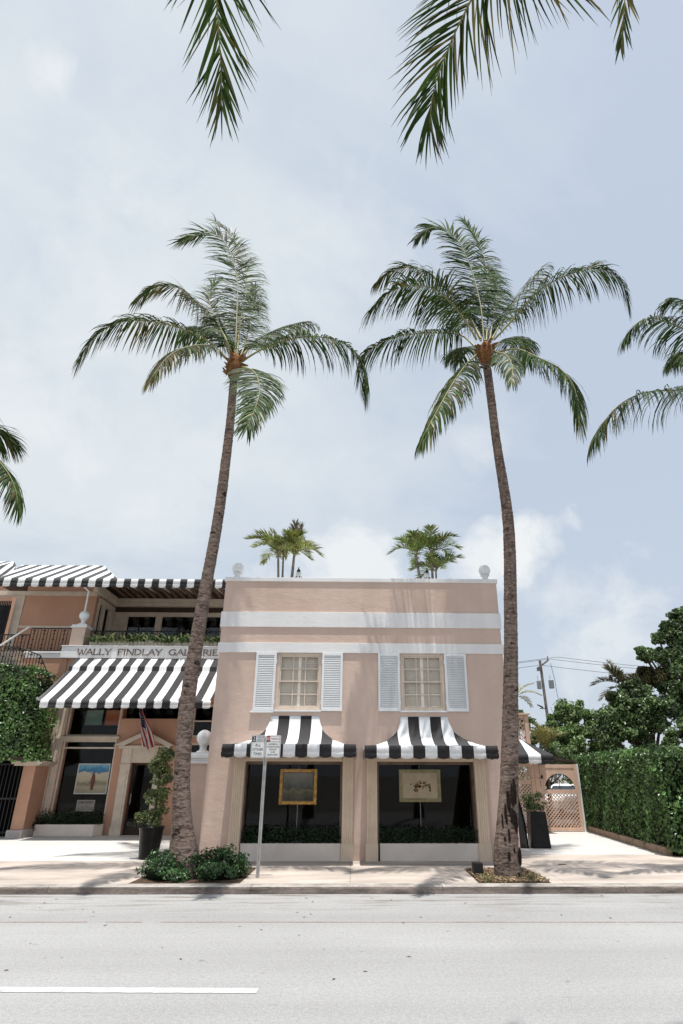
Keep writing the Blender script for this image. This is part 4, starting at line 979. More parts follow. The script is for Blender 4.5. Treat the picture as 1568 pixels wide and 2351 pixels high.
    h = MB(); h.tube([(a + .1, GY + .08, .95), (a + .1, GY + .08, 1.25)], .012, 6); h.build('handle', STEEL, D)
    # fascia board with raised letters
    f = MB(); f.box(-9.86, -3.3, GY - .12, GY + .02, 5.392, 5.775); f.box(-9.88, -3.3, GY - .15, GY + .05, 5.775, 5.805); F = f.build('sign_board', WHITE_ROUGH, B, bevel=.005)
    lettering(F, [('WALLY', -9.30, -8.17), ('FINDLAY', -7.96, -6.46), ('GALLERIES', -6.24, -4.34)], 5.488, .20, GY - .12, BRASSL)
    # long awning over the ground floor
    prof = [(GY - .10, 5.37), (20.12, 5.10), (20.02, 5.035), (20.0, 4.885), (19.6, 4.60), (19.2, 4.315), (18.8, 4.045), (18.4, 3.79)]  # steep step near the top is shaped to make a shadow-like band
    a = MB(); stripe_slope(a, -9.155 - .235, -4.17, prof, .2353, 0, clipL=[-9.33, -9.30, -9.29, -9.28, -9.25, -9.22, -9.19, -9.15])
    A = a.build('awning', [FAB_B, FAB_W], B, solid=.004)
    side = MB(); pp = [(-9.30, y, z) for y, z in prof]; side.add(pp + [(-9.30, GY - .1, 3.79)], [tuple(range(len(pp) + 1))], 1); side.build('side_panel', [FAB_B, FAB_W], A)
    v = MB(); valance(v, lambda s_: (-9.155 + s_ * 4.985, 18.4), 3.79, .205, 21, (0, -1), start_black=False, lobe=.02); v.build('valance', [FAB_B, FAB_W], A, solid=.003)
    r_ = MB(); r_.tube([(-9.14, 18.42, 3.78), (-4.18, 18.42, 3.78)], .015, 6)
    for x in (-9.1, -7.5, -5.9, -4.3): r_.tube([(x, 18.42, 3.77), (x, GY - .02, 3.9)], .012, 6)
    r_.build('awning_frame', IRON, A)
    # terrace floor, railings, corner pier with ball
    t = MB(); t.box(-9.86, -3.3, GY + .02, 23.5, 5.45, 5.70); t.box(-13.5, -9.87, GY + .3, 23.5, 5.45, 5.70); t.build('terrace_floor', CREAM, B)
    t = MB(); t.box(-11.1, -9.87, GY, GY + .3, 5.40, 5.56); t.box(-11.15, -9.87, GY - .04, GY + .3, 5.56, 5.615); t.build('slab_edge', WHITE_ROUGH, B, bevel=.005)
    p = MB(); p.box(-9.70, -9.23, GY - .02, GY + .42, 5.81, 6.44); P_ = p.build('terrace_pier', PINK, B, bevel=.006)
    p = MB(); p.box(-9.74, -9.19, GY - .06, GY + .46, 6.44, 6.49); p.box(-9.71, -9.22, GY - .03, GY + .43, 6.49, 6.545); ball_pier_top(p, -9.42, GY + .12, 6.545, .172, .17); p.build('ball_finial', WHITE, P_)
    rl = MB(); baluster_panel(rl, -11.13, -9.76, GY + .1, 5.67, 6.43); baluster_panel(rl, -9.2, -3.4, GY + .42, 5.75, 6.42); rl.build('railing', IRON, B)
    po = MB(); po.tube([(-9.36, GY - .05, 7.0), (-9.36, GY - .05, 7.72), (-9.42, 20.25, 7.80)], .032, 8); po.build('awning_post', WHITE, B)
    # upper floor: left wing, set-back glazed wall
    u = MB(); u.box(-12.05, -9.46, 21.5, 21.7, 5.70, 7.82); u.box(-12.05, -9.46, 21.5, 21.8, 7.985, 8.4); u.build('wall', PINK2, B)
    u = MB(); u.box(-13.6, -9.44, 21.46, 21.72, 7.82, 7.985); u.box(-12.38, -12.06, 21.48, 21.7, 5.7, 7.82); u.box(-12.05, -9.46, 21.47, 21.5, 6.62, 6.70); u.build('trim', CREAM, B, bevel=.005)
    rw = MB()
    for k, (y0, y1) in enumerate(((21.7, 21.8), (22.12, 22.32), (22.78, 23.2))): rw.box(-9.5, -9.40, y0, y1, 5.70, 7.6)
    rw.box(-9.5, -9.38, 21.72, 23.2, 7.6, 7.82); rw.box(-9.5, -9.42, 21.8, 23.2, 5.7, 5.95)
    rw.box(-9.4, -3.3, 23.2, 23.3, 7.50, 7.66); rw.box(-7.75, -7.53, 23.18, 23.32, 5.70, 7.5); rw.box(-5.2, -5.0, 23.2, 23.32, 5.7, 7.5); rw.box(-9.4, -8.86, 23.2, 23.32, 5.7, 7.5)
    rw.box(-9.4, -3.3, 23.05, 23.2, 7.86, 8.0); rw.box(-9.4, -3.3, 22.98, 23.2, 8.0, 8.16); rw.box(-9.42, -9.25, 21.0, 22.98, 7.86, 8.16)
    rw.build('trim', CREAM, B, bevel=.005)
    gw = MB(); gw.box(-9.4, -3.3, 23.2, 23.3, 7.66, 7.86); gw.build('frieze', DARKWOOD, B)
    gp = MB(); gp.box(-8.86, -3.3, 23.26, 23.268, 5.70, 7.5); gp.box(-9.47, -9.462, 21.8, 23.2, 5.95, 7.6); gp.build('pane', GLASS_UP, B)
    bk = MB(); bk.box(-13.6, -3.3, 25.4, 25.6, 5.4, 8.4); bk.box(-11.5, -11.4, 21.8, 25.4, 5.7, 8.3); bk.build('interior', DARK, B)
    jo = MB()
    for k in range(22): x = -9.0 + k * .285; jo.box(x, x + .11, 21.15, 23.3, 8.17, 8.36)
    jo.build('joists', mat('stained_joist', (.17, .10, .06), .7, .2, 5, stretch=(1, .2, 1)), B)
    rc = MB(); rc.box(-9.7, -3.3, 21.35, 25.4, 8.37, 8.41); rc.box(-13.6, -8.2, 22.55, 25.6, 8.45, 8.5); rc.build('ceiling_sun_block', DARKWOOD, B)  # second slab is unseen, added to keep sun off the terrace
    # upper hipped awning and the long straight one
    ev, rg = (20.2, 8.085), (22.5, 9.34); N_ = 8
    prof = [(rg[0] + (ev[0] - rg[0]) * i / N_, rg[1] + (ev[1] - rg[1]) * i / N_) for i in range(N_ + 1)]
    a = MB(); sw = .2455
    stripe_slope(a, -13.2, -8.29, prof, sw, 1, clipL=[-13.05 + (.65) * (i / N_) for i in range(N_ + 1)], clipR=[-9.84 + 1.55 * i / N_ for i in range(N_ + 1)])
    for k in range(9):
        y0 = 20.2 + k * .26; y1 = y0 + .26
        for (ya, yb) in ((y0, min(y1, 22.5)),):
            if ya >= 22.5: continue
            fx = lambda y: -8.29 - 1.55 * (y - 20.2) / 2.3; fz = lambda y: 8.085 + 1.255 * (y - 20.2) / 2.3
            a.add([(fx(ya), ya, fz(ya)), (-8.29, ya, 8.085), (-8.29, yb, 8.085), (fx(yb), yb, fz(yb))], [(0, 1, 2, 3)], (k + 1) % 2)
    A2 = a.build('awning', [FAB_B, FAB_W], B, solid=.004)
    v = MB(); valance(v, lambda s_: (-13.2 + s_ * .2455 * 40, 20.2), 8.085, .285, 40, (0, -1), start_black=False, lobe=.03); v.build('valance', [FAB_B, FAB_W], A2, solid=.003)
    fl = MB(); stripe_slope(fl, -8.29, -3.4, [(24.5, 8.46), (20.2, 8.09)], sw, 1); fl.build('canopy_top', [FAB_B, FAB_W], A2, solid=.004)
    a = MB(); stripe_slope(a, -17.0, -14.05, [(26.2, 10.75), (25.0, 10.15), (24.0, 9.25)], .26, 0, clipR=[-15.6, -14.75, -14.0]); a.build('awning', [FAB_B, FAB_W], B, solid=.004)
    wl = MB(); wl.box(-17, -13.62, 24.3, 25.6, 5.4, 9.25); wl.build('wall', PINK2, B)
    # outside stair on the far left with its ironwork
    st = MB()
    for k in range(9): st.box(-11.9, -11.15 + k * .16, 19.9 + .02 * k, GY - .05, 5.40 - (k + 1) * .17, 5.40 - k * .17)
    st.build('stair', CREAM, B)
    st = MB(); st.box(-13.5, -9.65, GY + .02, GY + .3, -.02, 5.39); st.build('wall', PINK2, B)
    sr = MB(); baluster_panel(sr, -12.4, -10.9, 19.85, 5.0, 5.62, .10); baluster_panel(sr, -10.9, -10.2, 19.85, 4.75, 5.60, .10, -.36); baluster_panel(sr, -10.2, -9.72, 19.85, 4.3, 5.35, .09, -1.6)
    sr.build('stair_railing', IRON, B)
    sr = MB(); baluster_panel(sr, -12.6, -11.15, GY + .1, 5.67, 6.2, .12); sr.build('stair_railing', IRON, B)
    hr = MB(); hr.tube([(-12.6, 20.5, 5.28), (-11.13, 20.5, 6.43)], .03, 8); hr.build('handrail', WHITE, B)
    ig = MB(); ig.box(-13.4, -12.4, 21.3, 21.34, 5.7, 7.4)
    for k in range(16): x = -13.35 + k * .062; ig.box(x, x + .025, 21.26, 21.3, 5.75, 7.55)
    ig.build('iron_gate', IRON, B)
    # stub wall and pier beside the gate on the ground
    p = MB(); p.prism_xy([(-9.90, 19.72), (-9.72, 19.62), (-9.50, 19.66), (-9.50, 20.59), (-9.90, 20.59)], .32, 2.03); W2 = p.build('gate_pier', PINK2, B, bevel=.01)
    p = MB(); p.box(-9.93, -9.47, 19.58, 20.59, K, .32); p.build('plinth', mat('grey_plinth', (.45, .42, .40), .9, .1, 4, .3, 40), W2, bevel=.01)
    p = MB(); p.box(-10.2, -9.3, 19.55, 20.59, 2.08, 2.16); p.box(-10.12, -9.36, 19.58, 20.59, 2.03, 2.08); p.build('pier_cap', CREAM, W2, bevel=.006)
    # planter inside the display window bay
    return B
gallery()

def left_side():
    GY = 20.6
    # iron garden gate in deep shade, hedge growing over it
    g = thing('garden_gate', (-10.9, 20.1, K), 'black iron garden gate in deep shade below the clipped ivy', 'gate')
    m = MB(); m.box(-12.6, -9.95, 20.30, 20.36, K, 2.2); m.build('shade_panel', DARK, g)  # near-black sheet stands in for the deep shade behind the bars
    m = MB()
    for k in range(22): m.box(-12.5 + k * .118, -12.475 + k * .118, 20.02, 20.045, K + .02, 2.1)
    for z in (.2, 1.1, 2.05): m.box(-12.5, -9.98, 20.0, 20.02, z, z + .05)
    m.build('bars', IRON, g)
    m = MB(); m.box(-12.7, -9.52, 18.9, 20.5, 2.17, 2.26); m.box(-12.75, -12.65, 18.95, 20.5, K, 2.17); m.build('lintel', DARKWOOD, g)
    h = thing('ivy_hedge', (-10.6, 19.6, 2.26), 'clipped ivy mass above the dark garden gate on the far left', 'hedge')
    def outline(x, y):  # rounded right shoulder
        e = max(0, x + 10.3); return 4.82 - .25 * e * e - .0 * y
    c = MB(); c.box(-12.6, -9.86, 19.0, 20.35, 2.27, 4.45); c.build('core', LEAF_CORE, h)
    r = np.random.default_rng(4); P = []; Nn = []
    def face(n, fx):
        for _ in range(n): p, q = fx(); P.append(p); Nn.append(q)
    def front():
        z = r.uniform(2.12, 4.75); x = r.uniform(-12.6, -9.42 - (z - 2.2) * .13); bulge = .09 * math.sin(x * 3.1) * math.sin(z * 2.7)
        if z > outline(x, 0): z = outline(x, 0) - r.uniform(0, .2)
        return (x, 18.92 - bulge + r.normal(0, .05) + .10 * max(0, z - 4.3), z), (0, -1, .35)
    def top():
        x = r.uniform(-12.6, -9.75); y = r.uniform(18.9, 20.4); return (x, y, outline(x, y) + .06 * math.sin(x * 5) * math.sin(y * 4) + r.normal(0, .05)), (0, -.2, 1)
    def rs():
        y = r.uniform(18.9, 20.4); z = r.uniform(2.15, 4.6); return (-9.44 - (z - 2.2) * .13 + r.normal(0, .05) + .06 * math.sin(z * 4) - .1 * max(0, z - 4.2), y, z), (1, -.2, .3)
    face(6500, front); face(3200, top); face(2200, rs)
    leaf_mesh('foliage', np.array(P), np.array(Nn), .095, [LEAF], h, 4, wid=.6, jitter=.75)
    # display-window planter and paintings inside
    P_ = thing('window_planter', (-8.45, GY - .3, K), 'pale planter trough of dark foliage under the gallery display window', 'planter', 'white planters under the shop windows')
    p = MB(); p.prism_xy([(-9.46, GY - .36), (-7.70, GY - .36), (-7.52, GY - .10), (-7.52, GY - .02), (-9.46, GY - .02)], K + .005, .42); p.build('box', MATS['planter_plaster'], P_, bevel=.006)
    n = 2600; q = np.random.default_rng(8); pts = np.stack([q.uniform(-9.45, -7.55, n), q.uniform(GY - .34, GY - .03, n), .42 + np.abs(q.normal(0, .16, n))], 1); leaf_mesh('foliage', pts, np.tile((0, -.6, .6), (n, 1)), .055, [LEAF_D], P_, 9)
    s = thing('low_shrub', (-9.6, GY - .35, K), 'small dark shrub squeezed between gate pier and gallery planter', 'shrub'); n = 900
    a, b = ball_pts(q, (-9.62, GY - .3, .38), (.24, .2, .36), n, .2); leaf_mesh('foliage', a, b, .06, [LEAF_D], s, 12)
    beach = canvas_mat('beach_scene', [(0, (.30, .27, .20)), (.2, (.45, .38, .26)), (.35, (.22, .20, .13)), (.45, (.55, .45, .30)), (.68, (.62, .54, .40)), (.74, (.03, .14, .30)), (.82, (.02, .22, .42)), (.93, (.18, .42, .55))], 4.0, .35)
    t = painting('large beach painting with a lone figure behind the gallery display glass', -8.82, -7.79, 1.225, 2.12, 21.1, mat('white_moulding', (.72, .72, .70), .6), .03, beach)
    m = MB(); m.prism_xz([(-8.32, 1.35), (-8.25, 1.34), (-8.21, 1.6), (-8.24, 1.78), (-8.28, 1.86), (-8.33, 1.78), (-8.35, 1.6)], 21.062, 21.078); m.build('figure', mat('figure_paint', (.16, .06, .04), .8), t)
    painting('small grey picture low in the gallery window below the beach painting', -8.62, -8.06, .74, 1.06, 21.0, mat('silver_moulding', (.4, .38, .33), .5), .03, canvas_mat('grey_scene', [(0, (.20, .18, .15)), (.5, (.34, .31, .27)), (1, (.12, .11, .1))], 5, .4))
    painting('green abstract picture high in the gallery upper window', -8.88, -8.30, 3.28, 3.78, 21.1, mat('dark_moulding', (.05, .05, .05), .5), .02, canvas_mat('green_scene', [(0, (.12, .22, .16)), (.5, (.08, .16, .14)), (1, (.18, .26, .2))], 3, .5))
    painting('orange abstract picture high in the gallery upper window', -8.24, -7.72, 3.28, 3.78, 21.1, MATS['dark_moulding'], .02, canvas_mat('orange_scene', [(0, (.35, .11, .04)), (.5, (.30, .08, .03)), (1, (.4, .16, .08))], 3, .5))
    # flag
    F = thing('flag', (-6.66, 20.4, 3.7), 'stars and stripes flag drooping above the gallery entrance', 'flag')
    m = MB(); m.tube([(-6.66, 20.58, 3.2), (-6.66, 19.72, 3.62)], .016, 8); m.lathe([(.03, 0), (.03, .05), (.005, .07)], (-6.66, 19.70, 3.62), 10); m.build('pole', DARKWOOD, F)
    nu, nv = 13, 26; G_ = []
    for j in range(nv + 1):
        v = j / nv
        for i in range(nu + 1):
            u = i / nu; wd = .10 + .24 * min(1, v * 1.6); sk = .34 * v
            x = -6.70 + sk + (u - .25) * wd + .03 * math.sin(u * 11 + v * 4); y = 19.85 + .07 * math.sin(u * 13 + v * 3) * (.3 + v); z = 3.58 - 1.05 * v + .10 * u * (1 - v) + .05 * math.sin(u * 9)
            G_.append((x, y, z))
    m = MB()
    for j in range(nv):
        for i in range(nu):
            cant = j < nv * .42 and i < 8; mm = 2 if cant else (0 if i % 2 == 0 else 1)
            q4 = [G_[j * (nu + 1) + i], G_[j * (nu + 1) + i + 1], G_[(j + 1) * (nu + 1) + i + 1], G_[(j + 1) * (nu + 1) + i]]
            m.add(q4, [(0, 3, 2, 1)], mm, True)
    cl = m.build('cloth', [mat('flag_red', (.33, .035, .04), .8), mat('flag_white', (.6, .57, .55), .8), mat('flag_blue', (.015, .02, .06), .8)], F, weld=True)
    m = MB()
    for j in range(1, 10, 2):
        for i in range(1, 8, 2):
            p0 = Vector(G_[j * (nu + 1) + i]) + Vector((0, -.012, 0)); pts = []
            for k in range(10): a = math.pi / 2 + k * math.pi / 5; rr = .016 if k % 2 == 0 else .007; pts.append((p0.x + rr * math.cos(a), p0.y, p0.z + rr * math.sin(a)))
            m.add(pts, [tuple(range(10))])
    m.build('stars', MATS['flag_white'], cl)
    # topiary in a tall pot
    T = thing('potted_tree', (-4.40, 14.95, K), 'variegated tree trimmed in loose tiers in a tall black pot', 'potted tree')
    c = (-4.40, 14.95, K)
    m = MB(); m.lathe([(.195, 0), (.20, .02), (.255, .56), (.275, .60), (.275, .635), (.245, .635), (.235, .57), (.23, .56)], c, 32); m.build('pot', BLACKPOT, T)
    m = MB(); m.lathe([(.232, .54), (.1, .56)], c, 20); m.build('soil', SOIL, T)
    m = MB(); m.tube([(-4.40, 14.95, .65), (-4.37, 14.95, 1.3), (-4.40, 14.95, 2.3)], [.035, .03, .015], 8)
    r2 = random.Random(4)
    P2 = []; N2 = []; q = np.random.default_rng(15)
    tiers = [(-4.46, .86, .30, .20), (-4.60, .95, .18, .13), (-4.28, 1.0, .20, .16), (-4.40, 1.28, .27, .17), (-4.55, 1.35, .16, .12), (-4.25, 1.42, .22, .15), (-4.36, 1.66, .26, .14), (-4.24, 1.80, .22, .13), (-4.42, 2.0, .27, .18), (-4.28, 2.05, .24, .18), (-4.52, 1.95, .18, .12), (-4.36, 2.28, .22, .15), (-4.20, 2.2, .16, .13)]
    for (x, z, rx, rz) in tiers:
        for k in range(6):
            d = q.normal(0, 1, 3); d /= np.linalg.norm(d); cc = np.array((x, 14.95, z)) + d * np.array((rx, rx, rz)) * .7
            a, b = ball_pts(q, cc, (rx * .5, rx * .5, rz * .55), 62, .2); P2.append(a); N2.append(b + np.array((0, -.3, .6)))
        m.tube([(-4.39, 14.95, z - .12), (x, 14.95 + r2.uniform(-.1, .1), z)], [.012, .006], 5)
    m.build('trunk', BARK, T)
    leaf_mesh('foliage', np.concatenate(P2), np.concatenate(N2), .062, [LEAF_V], T, 16, wid=.55)
    # garden wall with ball
    W_ = thing('garden_wall', (-3.7, 16.1, K), 'short pink garden wall with white coping and ball beside the shop', 'wall')
    m = MB(); m.box(-4.25, -3.245, 16.0, 16.3, -.02, 2.035); m.build('wall', PINK, W_)
    m = MB(); m.box(-4.30, -3.245, 15.93, 16.37, 2.035, 2.10); m.box(-4.28, -3.245, 15.95, 16.35, 2.10, 2.16); m.box(-4.33, -3.245, 15.9, 16.4, 2.16, 2.235); m.build('coping', WHITE, W_, bevel=.006)
    m = MB(); m.box(-3.98, -3.48, 15.95, 16.35, 2.235, 2.29); m.lathe([(.16, 0), (.155, .03), (.09, .06), (.08, .12), (.11, .14)], (-3.73, 16.14, 2.29), 24)
    ball_pier_top(m, -3.73, 16.14, 2.29, .185, .15); m.build('ball_finial', WHITE, W_)
    for sx in (-1, 1):
        pass
    # shrubs at the foot of the left palm
    for i, (x, y, rx, ry, rz, lab) in enumerate(((-3.20, 12.35, .54, .55, .36, 'glossy dark green shrub to the left of the left palm trunk'), (-2.33, 12.35, .46, .55, .36, 'glossy green shrub between the left palm trunk and the sign post'))):
        S = thing('ground_shrub', (x, y, K), lab, 'shrub', 'shrubs at the foot of the left palm'); q = np.random.default_rng(30 + i); P3 = []; N3 = []
        for k in range(56):
            d = q.normal(0, 1, 3); d[2] = abs(d[2]) * 1.1 - .12; d /= np.linalg.norm(d); cc = np.array((x, y, K + .04)) + d * np.array((rx, ry, rz)) * q.uniform(.6, 1.18); cc[2] = max(cc[2], K + .05)
            a, b = ball_pts(q, cc, (.12, .12, .09), 60, .1); P3.append(a); N3.append(b * .6 + d + np.array((0, 0, .4)))
        P3 = np.concatenate(P3); P3[:, 2] = np.maximum(P3[:, 2], K + .012); P3[:, 1] = np.maximum(P3[:, 1], 11.72)
        leaf_mesh('foliage', P3, np.concatenate(N3), .058, [LEAF_S], S, 33 + i, wid=.6)
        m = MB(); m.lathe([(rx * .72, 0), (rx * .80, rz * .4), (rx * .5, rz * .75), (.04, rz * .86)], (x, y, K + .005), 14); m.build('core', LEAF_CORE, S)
    # balcony planter with ferny plants
    for (a, b, lab) in ((-9.02, -4.2, 'weathered slatted planter trough along the terrace edge above the lettering'),):
        T = thing('terrace_planter', ((a + b) / 2, 20.7, 5.8), lab, 'planter'); m = MB(); x = a
        k = 0
        while x < b:
            w_ = .13 if k % 6 else .30; m.box(x, x + w_ - .02, GY - .0, GY + .03, 5.806, 5.975 + (.045 if k % 6 == 0 else 0)); x += w_; k += 1
        m.box(a, b, GY + .03, GY + .30, 5.806, 5.93)
        m.build('box', mat('weathered_slats', (.50, .47, .38), .9, .15, 5, .3, 40), T)
        r = random.Random(9); mb = MB()
        for k in range(760):
            x = r.uniform(a + .05, b - .1); y = GY + r.uniform(-.02, .28); az = r.uniform(0, 6.28); L_ = r.uniform(.26, .58); d = Vector((math.cos(az) * .8, math.sin(az) * .6 - .3, r.uniform(.5, 1.3))).normalized(); p = Vector((x, y, 5.93)); w_ = r.uniform(.035, .075); vs = []
            sd = d.cross(Vector((0, 0, 1))).normalized()
            for s_, ww in enumerate((.5, 1, .8, .1)):
                vs += [p - sd * w_ * ww * .5, p + sd * w_ * ww * .5]; p = p + d * L_ / 3; d = (d + Vector((0, 0, -.42))).normalized()
            mb.add(vs, [(2 * i, 2 * i + 1, 2 * i + 3, 2 * i + 2) for i in range(3)], 0 if r.random() < .6 else 1, True)
        mb.build('foliage', [mat('pale_blade', (.36, .42, .20), .4, .3, 4, island=.45, translucent=.25, spec=.5), LEAF_S], T)
left_side()

# ------------------------------------------------------------------ roof terrace palms and lanterns
def small_palm(label, base, top, fronds, seed, group, n=38, ll=.36, mats=(None, None), yellow=.2, stem=.035, lean=None, name='small_palm', width=.03, droop=.4, dead=0):
    t = thing(name, base, label, 'palm tree', group); b, tp = Vector(base), Vector(top)
    m = MB(); m.tube(catmull([b, b.lerp(tp, .5) + Vector(lean or (0, 0, 0)), tp], 10), [stem * (1.2 - .5 * i / 10) for i in range(11)], 8); m.build('trunk', GREYSTEM, t)
    r = random.Random(seed)
    for i, (az, el, L_, dr) in enumerate(fronds):
        az = R_(az); h = Vector((math.cos(az), math.sin(az), 0)); P = [tp]; d = (h * math.cos(R_(el)) + Vector((0, 0, math.sin(R_(el))))).normalized()
        for k in range(4): P.append(P[-1] + d * L_ / 4); d = (d + Vector((0, 0, -dr))).normalized()
        mm = mats if i >= dead else (FROND_DRY, RACHIS_DRY)
        frond(t, P, seed * 50 + i, ll=ll, n=n, mats=mm, yellow=yellow, width=width, r0=.014, petiole=.2, droop=droop, segs=2, vlift=.3)
    return t
def roof_things():
    G = 'small palms on the roof terrace'; ring = lambda n, off, el, L_, dr, r: [(off + 360 * k / n + r.uniform(-18, 18), el + r.uniform(-14, 18), L_ * r.uniform(.85, 1.15), dr * r.uniform(.8, 1.2)) for k in range(n)]
    r = random.Random(21); lm = (FROND_L, RACHIS)
    tubs = [((-2.15, 17.0, 5.7), 'dull square tub holding the left roof palms, hidden by the parapet'), ((2.25, 17.0, 5.7), 'dull square tub holding the right roof palms, hidden by the parapet')]
    small_palm('yellow-green roof palm, leftmost of the left rooftop cluster', (-2.14, 17.0, 5.7), (-2.28, 17.0, 7.85), ring(10, 170, 52, 1.0, .46, r) + [(185, 60, 1.15, .42)], 61, G, mats=lm, stem=.045)
    small_palm('thin yellow-green roof palm in the middle of the left rooftop cluster', (-2.10, 17.15, 5.7), (-2.15, 17.2, 7.9), ring(8, 30, 62, .95, .36, r), 62, G, mats=lm, stem=.04)
    small_palm('yellow-green roof palm with a brown dead frond, nearest the left roof lantern', (-1.90, 17.0, 5.7), (-1.80, 17.0, 7.85), [(100, 80, 1.15, .05), (60, 75, 1.1, .05)] + ring(10, 0, 52, 1.0, .46, r), 63, G, mats=lm, stem=.055, dead=2)
    lm2 = (mat('roof_palm_leaflet', (.22, .31, .075), .4, .3, 2, island=.4, translucent=.25, spec=.45), RACHIS)
    small_palm('green roof palm with a leaning grey stem, leftmost of the right rooftop cluster', (2.10, 17.0, 5.7), (1.90, 17.0, 7.85), ring(10, 175, 54, 1.0, .48, r), 64, G, mats=lm2, stem=.05, lean=(.03, 0, 0))
    small_palm('green roof palm with an upright stem, middle of the right rooftop cluster', (2.36, 17.0, 5.7), (2.38, 17.0, 7.95), ring(10, 10, 56, 1.0, .48, r), 65, G, mats=lm2, stem=.045)
    small_palm('shortest green roof palm at the right of the right rooftop cluster', (2.47, 17.1, 5.7), (2.50, 17.1, 7.42), ring(9, 0, 45, .8, .42, r), 66, G, mats=lm2, stem=.035)
    for x, lab in ((-1.63, 'small black ornamental lantern on the roof beside the left palms'), (2.2, 'small black ornamental lantern on the roof among the right palms')):
        t = thing('roof_lantern', (x, 16.9, 5.7), lab, 'lantern', 'ornamental lanterns on the roof')
        m = MB(); m.tube([(x, 16.9, 5.7), (x, 16.9, 7.1)], .02, 8); m.lathe([(.06, 0), (.06, .02), (.02, .05)], (x, 16.9, 5.7), 12)
        for k in range(6):
            a = k * math.pi / 3; p = [(x + math.cos(a) * q, 16.9 + math.sin(a) * q, z) for q, z in ((.02, 7.05), (.08, 7.07), (.105, 7.13), (.075, 7.17), (.06, 7.12))]; m.tube(p, .013, 6)
        m.build('post', IRON, t)
        m = MB(); m.lathe([(.055, 7.10), (.085, 7.16), (.075, 7.26), (.03, 7.32)], (x, 16.9, 0), 12); m.build('globe', WHITE, t)
        m = MB(); m.lathe([(.062, 7.315), (.05, 7.36), (.02, 7.40), (.012, 7.43), (.016, 7.445), (.003, 7.47)], (x, 16.9, 0), 12); m.build('cap', IRON, t)
roof_things()

# ------------------------------------------------------------------ parking sign
def sign():
    x, y = -1.645, 12.29
    T = thing('parking_sign', (x, y, K), 'pair of white parking regulation plates on a thin steel post by the kerb', 'sign')
    m = MB(); m.prism_xy([(x - .030, y + .02), (x - .030, y), (x - .016, y - .0), (x - .012, y + .022), (x + .012, y + .022), (x + .016, y), (x + .030, y), (x + .030, y + .02), (x + .016, y + .038), (x - .016, y + .038)], .05, 2.46)
    m.build('post', STEEL, T)
    SW = mat('sign_white', (.72, .72, .71), .45, .05, 5, spec=.4); SK = mat('sign_black', (.02, .022, .022), .5); SR = mat('sign_red', (.36, .02, .03), .5); SG = mat('sign_darkgreen', (.012, .03, .025), .5)
    def plate(xa, xb, col, label):
        w, c = (xb - xa) / 2, (xa + xb) / 2; z0, z1 = 2.071, 2.478; rr = .028
        def rrect(d):
            P = []
            for (cx_, cz, a0) in ((xb - rr, z0 + rr, -90), (xb - rr, z1 - rr, 0), (xa + rr, z1 - rr, 90), (xa + rr, z0 + rr, 180)):
                for k in range(5): a = R_(a0 + k * 22.5); P.append((cx_ + (rr - d) * math.cos(a), cz + (rr - d) * math.sin(a)))
            return P
        p = MB(); p.prism_xz(rrect(0), y - .006, y - .002); S = p.build('sign_plate', SW, T); S['label'] = label
        b = MB(); o, i_ = rrect(.011), rrect(.017); n = len(o)
        for k in range(n):
            k2 = (k + 1) % n; b.add([(*[o[k][0]], y - .0072, o[k][1]), (o[k2][0], y - .0072, o[k2][1]), (i_[k2][0], y - .0072, i_[k2][1]), (i_[k][0], y - .0072, i_[k][1])], [(0, 1, 2, 3)])
        zl = z1 - .118; b.box(xa + .016, xb - .016, y - .0076, y - .006, zl - .003, zl + .003); b.build('border', col if col is SK else SK, S)
        q = MB(); q.box(xa + .017, xa + .083, y - .0084, y - .006, zl + .003, z1 - .017); q.build('number_panel', SG if col is SK else SR, S)
        return S, c, zl
    S, c, zl = plate(-1.930, -1.662, SK, 'white plate lettered in black, two hour parking')
    text_mesh('2', 'lettering', .115, SW, S, (-1.930 + .050, y - .0088, zl + .052), sx=.85)
    for t_, s_, z_ in (('HOUR', .046, zl + .074), ('PARKING', .036, zl + .030)): text_mesh(t_, 'lettering', s_, SK, S, (c + .045, y - .0065, z_))
    for t_, z_ in (('ALL', 2.297), ('OTHER', 2.220), ('TIMES', 2.140)): text_mesh(t_, 'lettering', .070, SK, S, (c, y - .0065, z_), sx=.92)
    S, c, zl = plate(-1.652, -1.365, SR, 'white plate lettered in red, no parking')
    text_mesh('NO', 'lettering', .085, SW, S, (-1.652 + .050, y - .0088, zl + .052), sx=.56)
    text_mesh('PARKING', 'lettering', .040, SR, S, (c + .045, y - .0065, zl + .052))
    for t_, z_ in (('COMMERCIAL', 2.315), ('LOADING ZONE', 2.268), ('MON-SAT', 2.221), ('15 MIN', 2.174), ('8:00AM-6:00PM', 2.127)): text_mesh(t_, 'lettering', .040, SK, S, (c, y - .0065, z_), sx=.78)
    for px in (-1.80, -1.51):
        for pz in (2.12, 2.43): pass
sign()

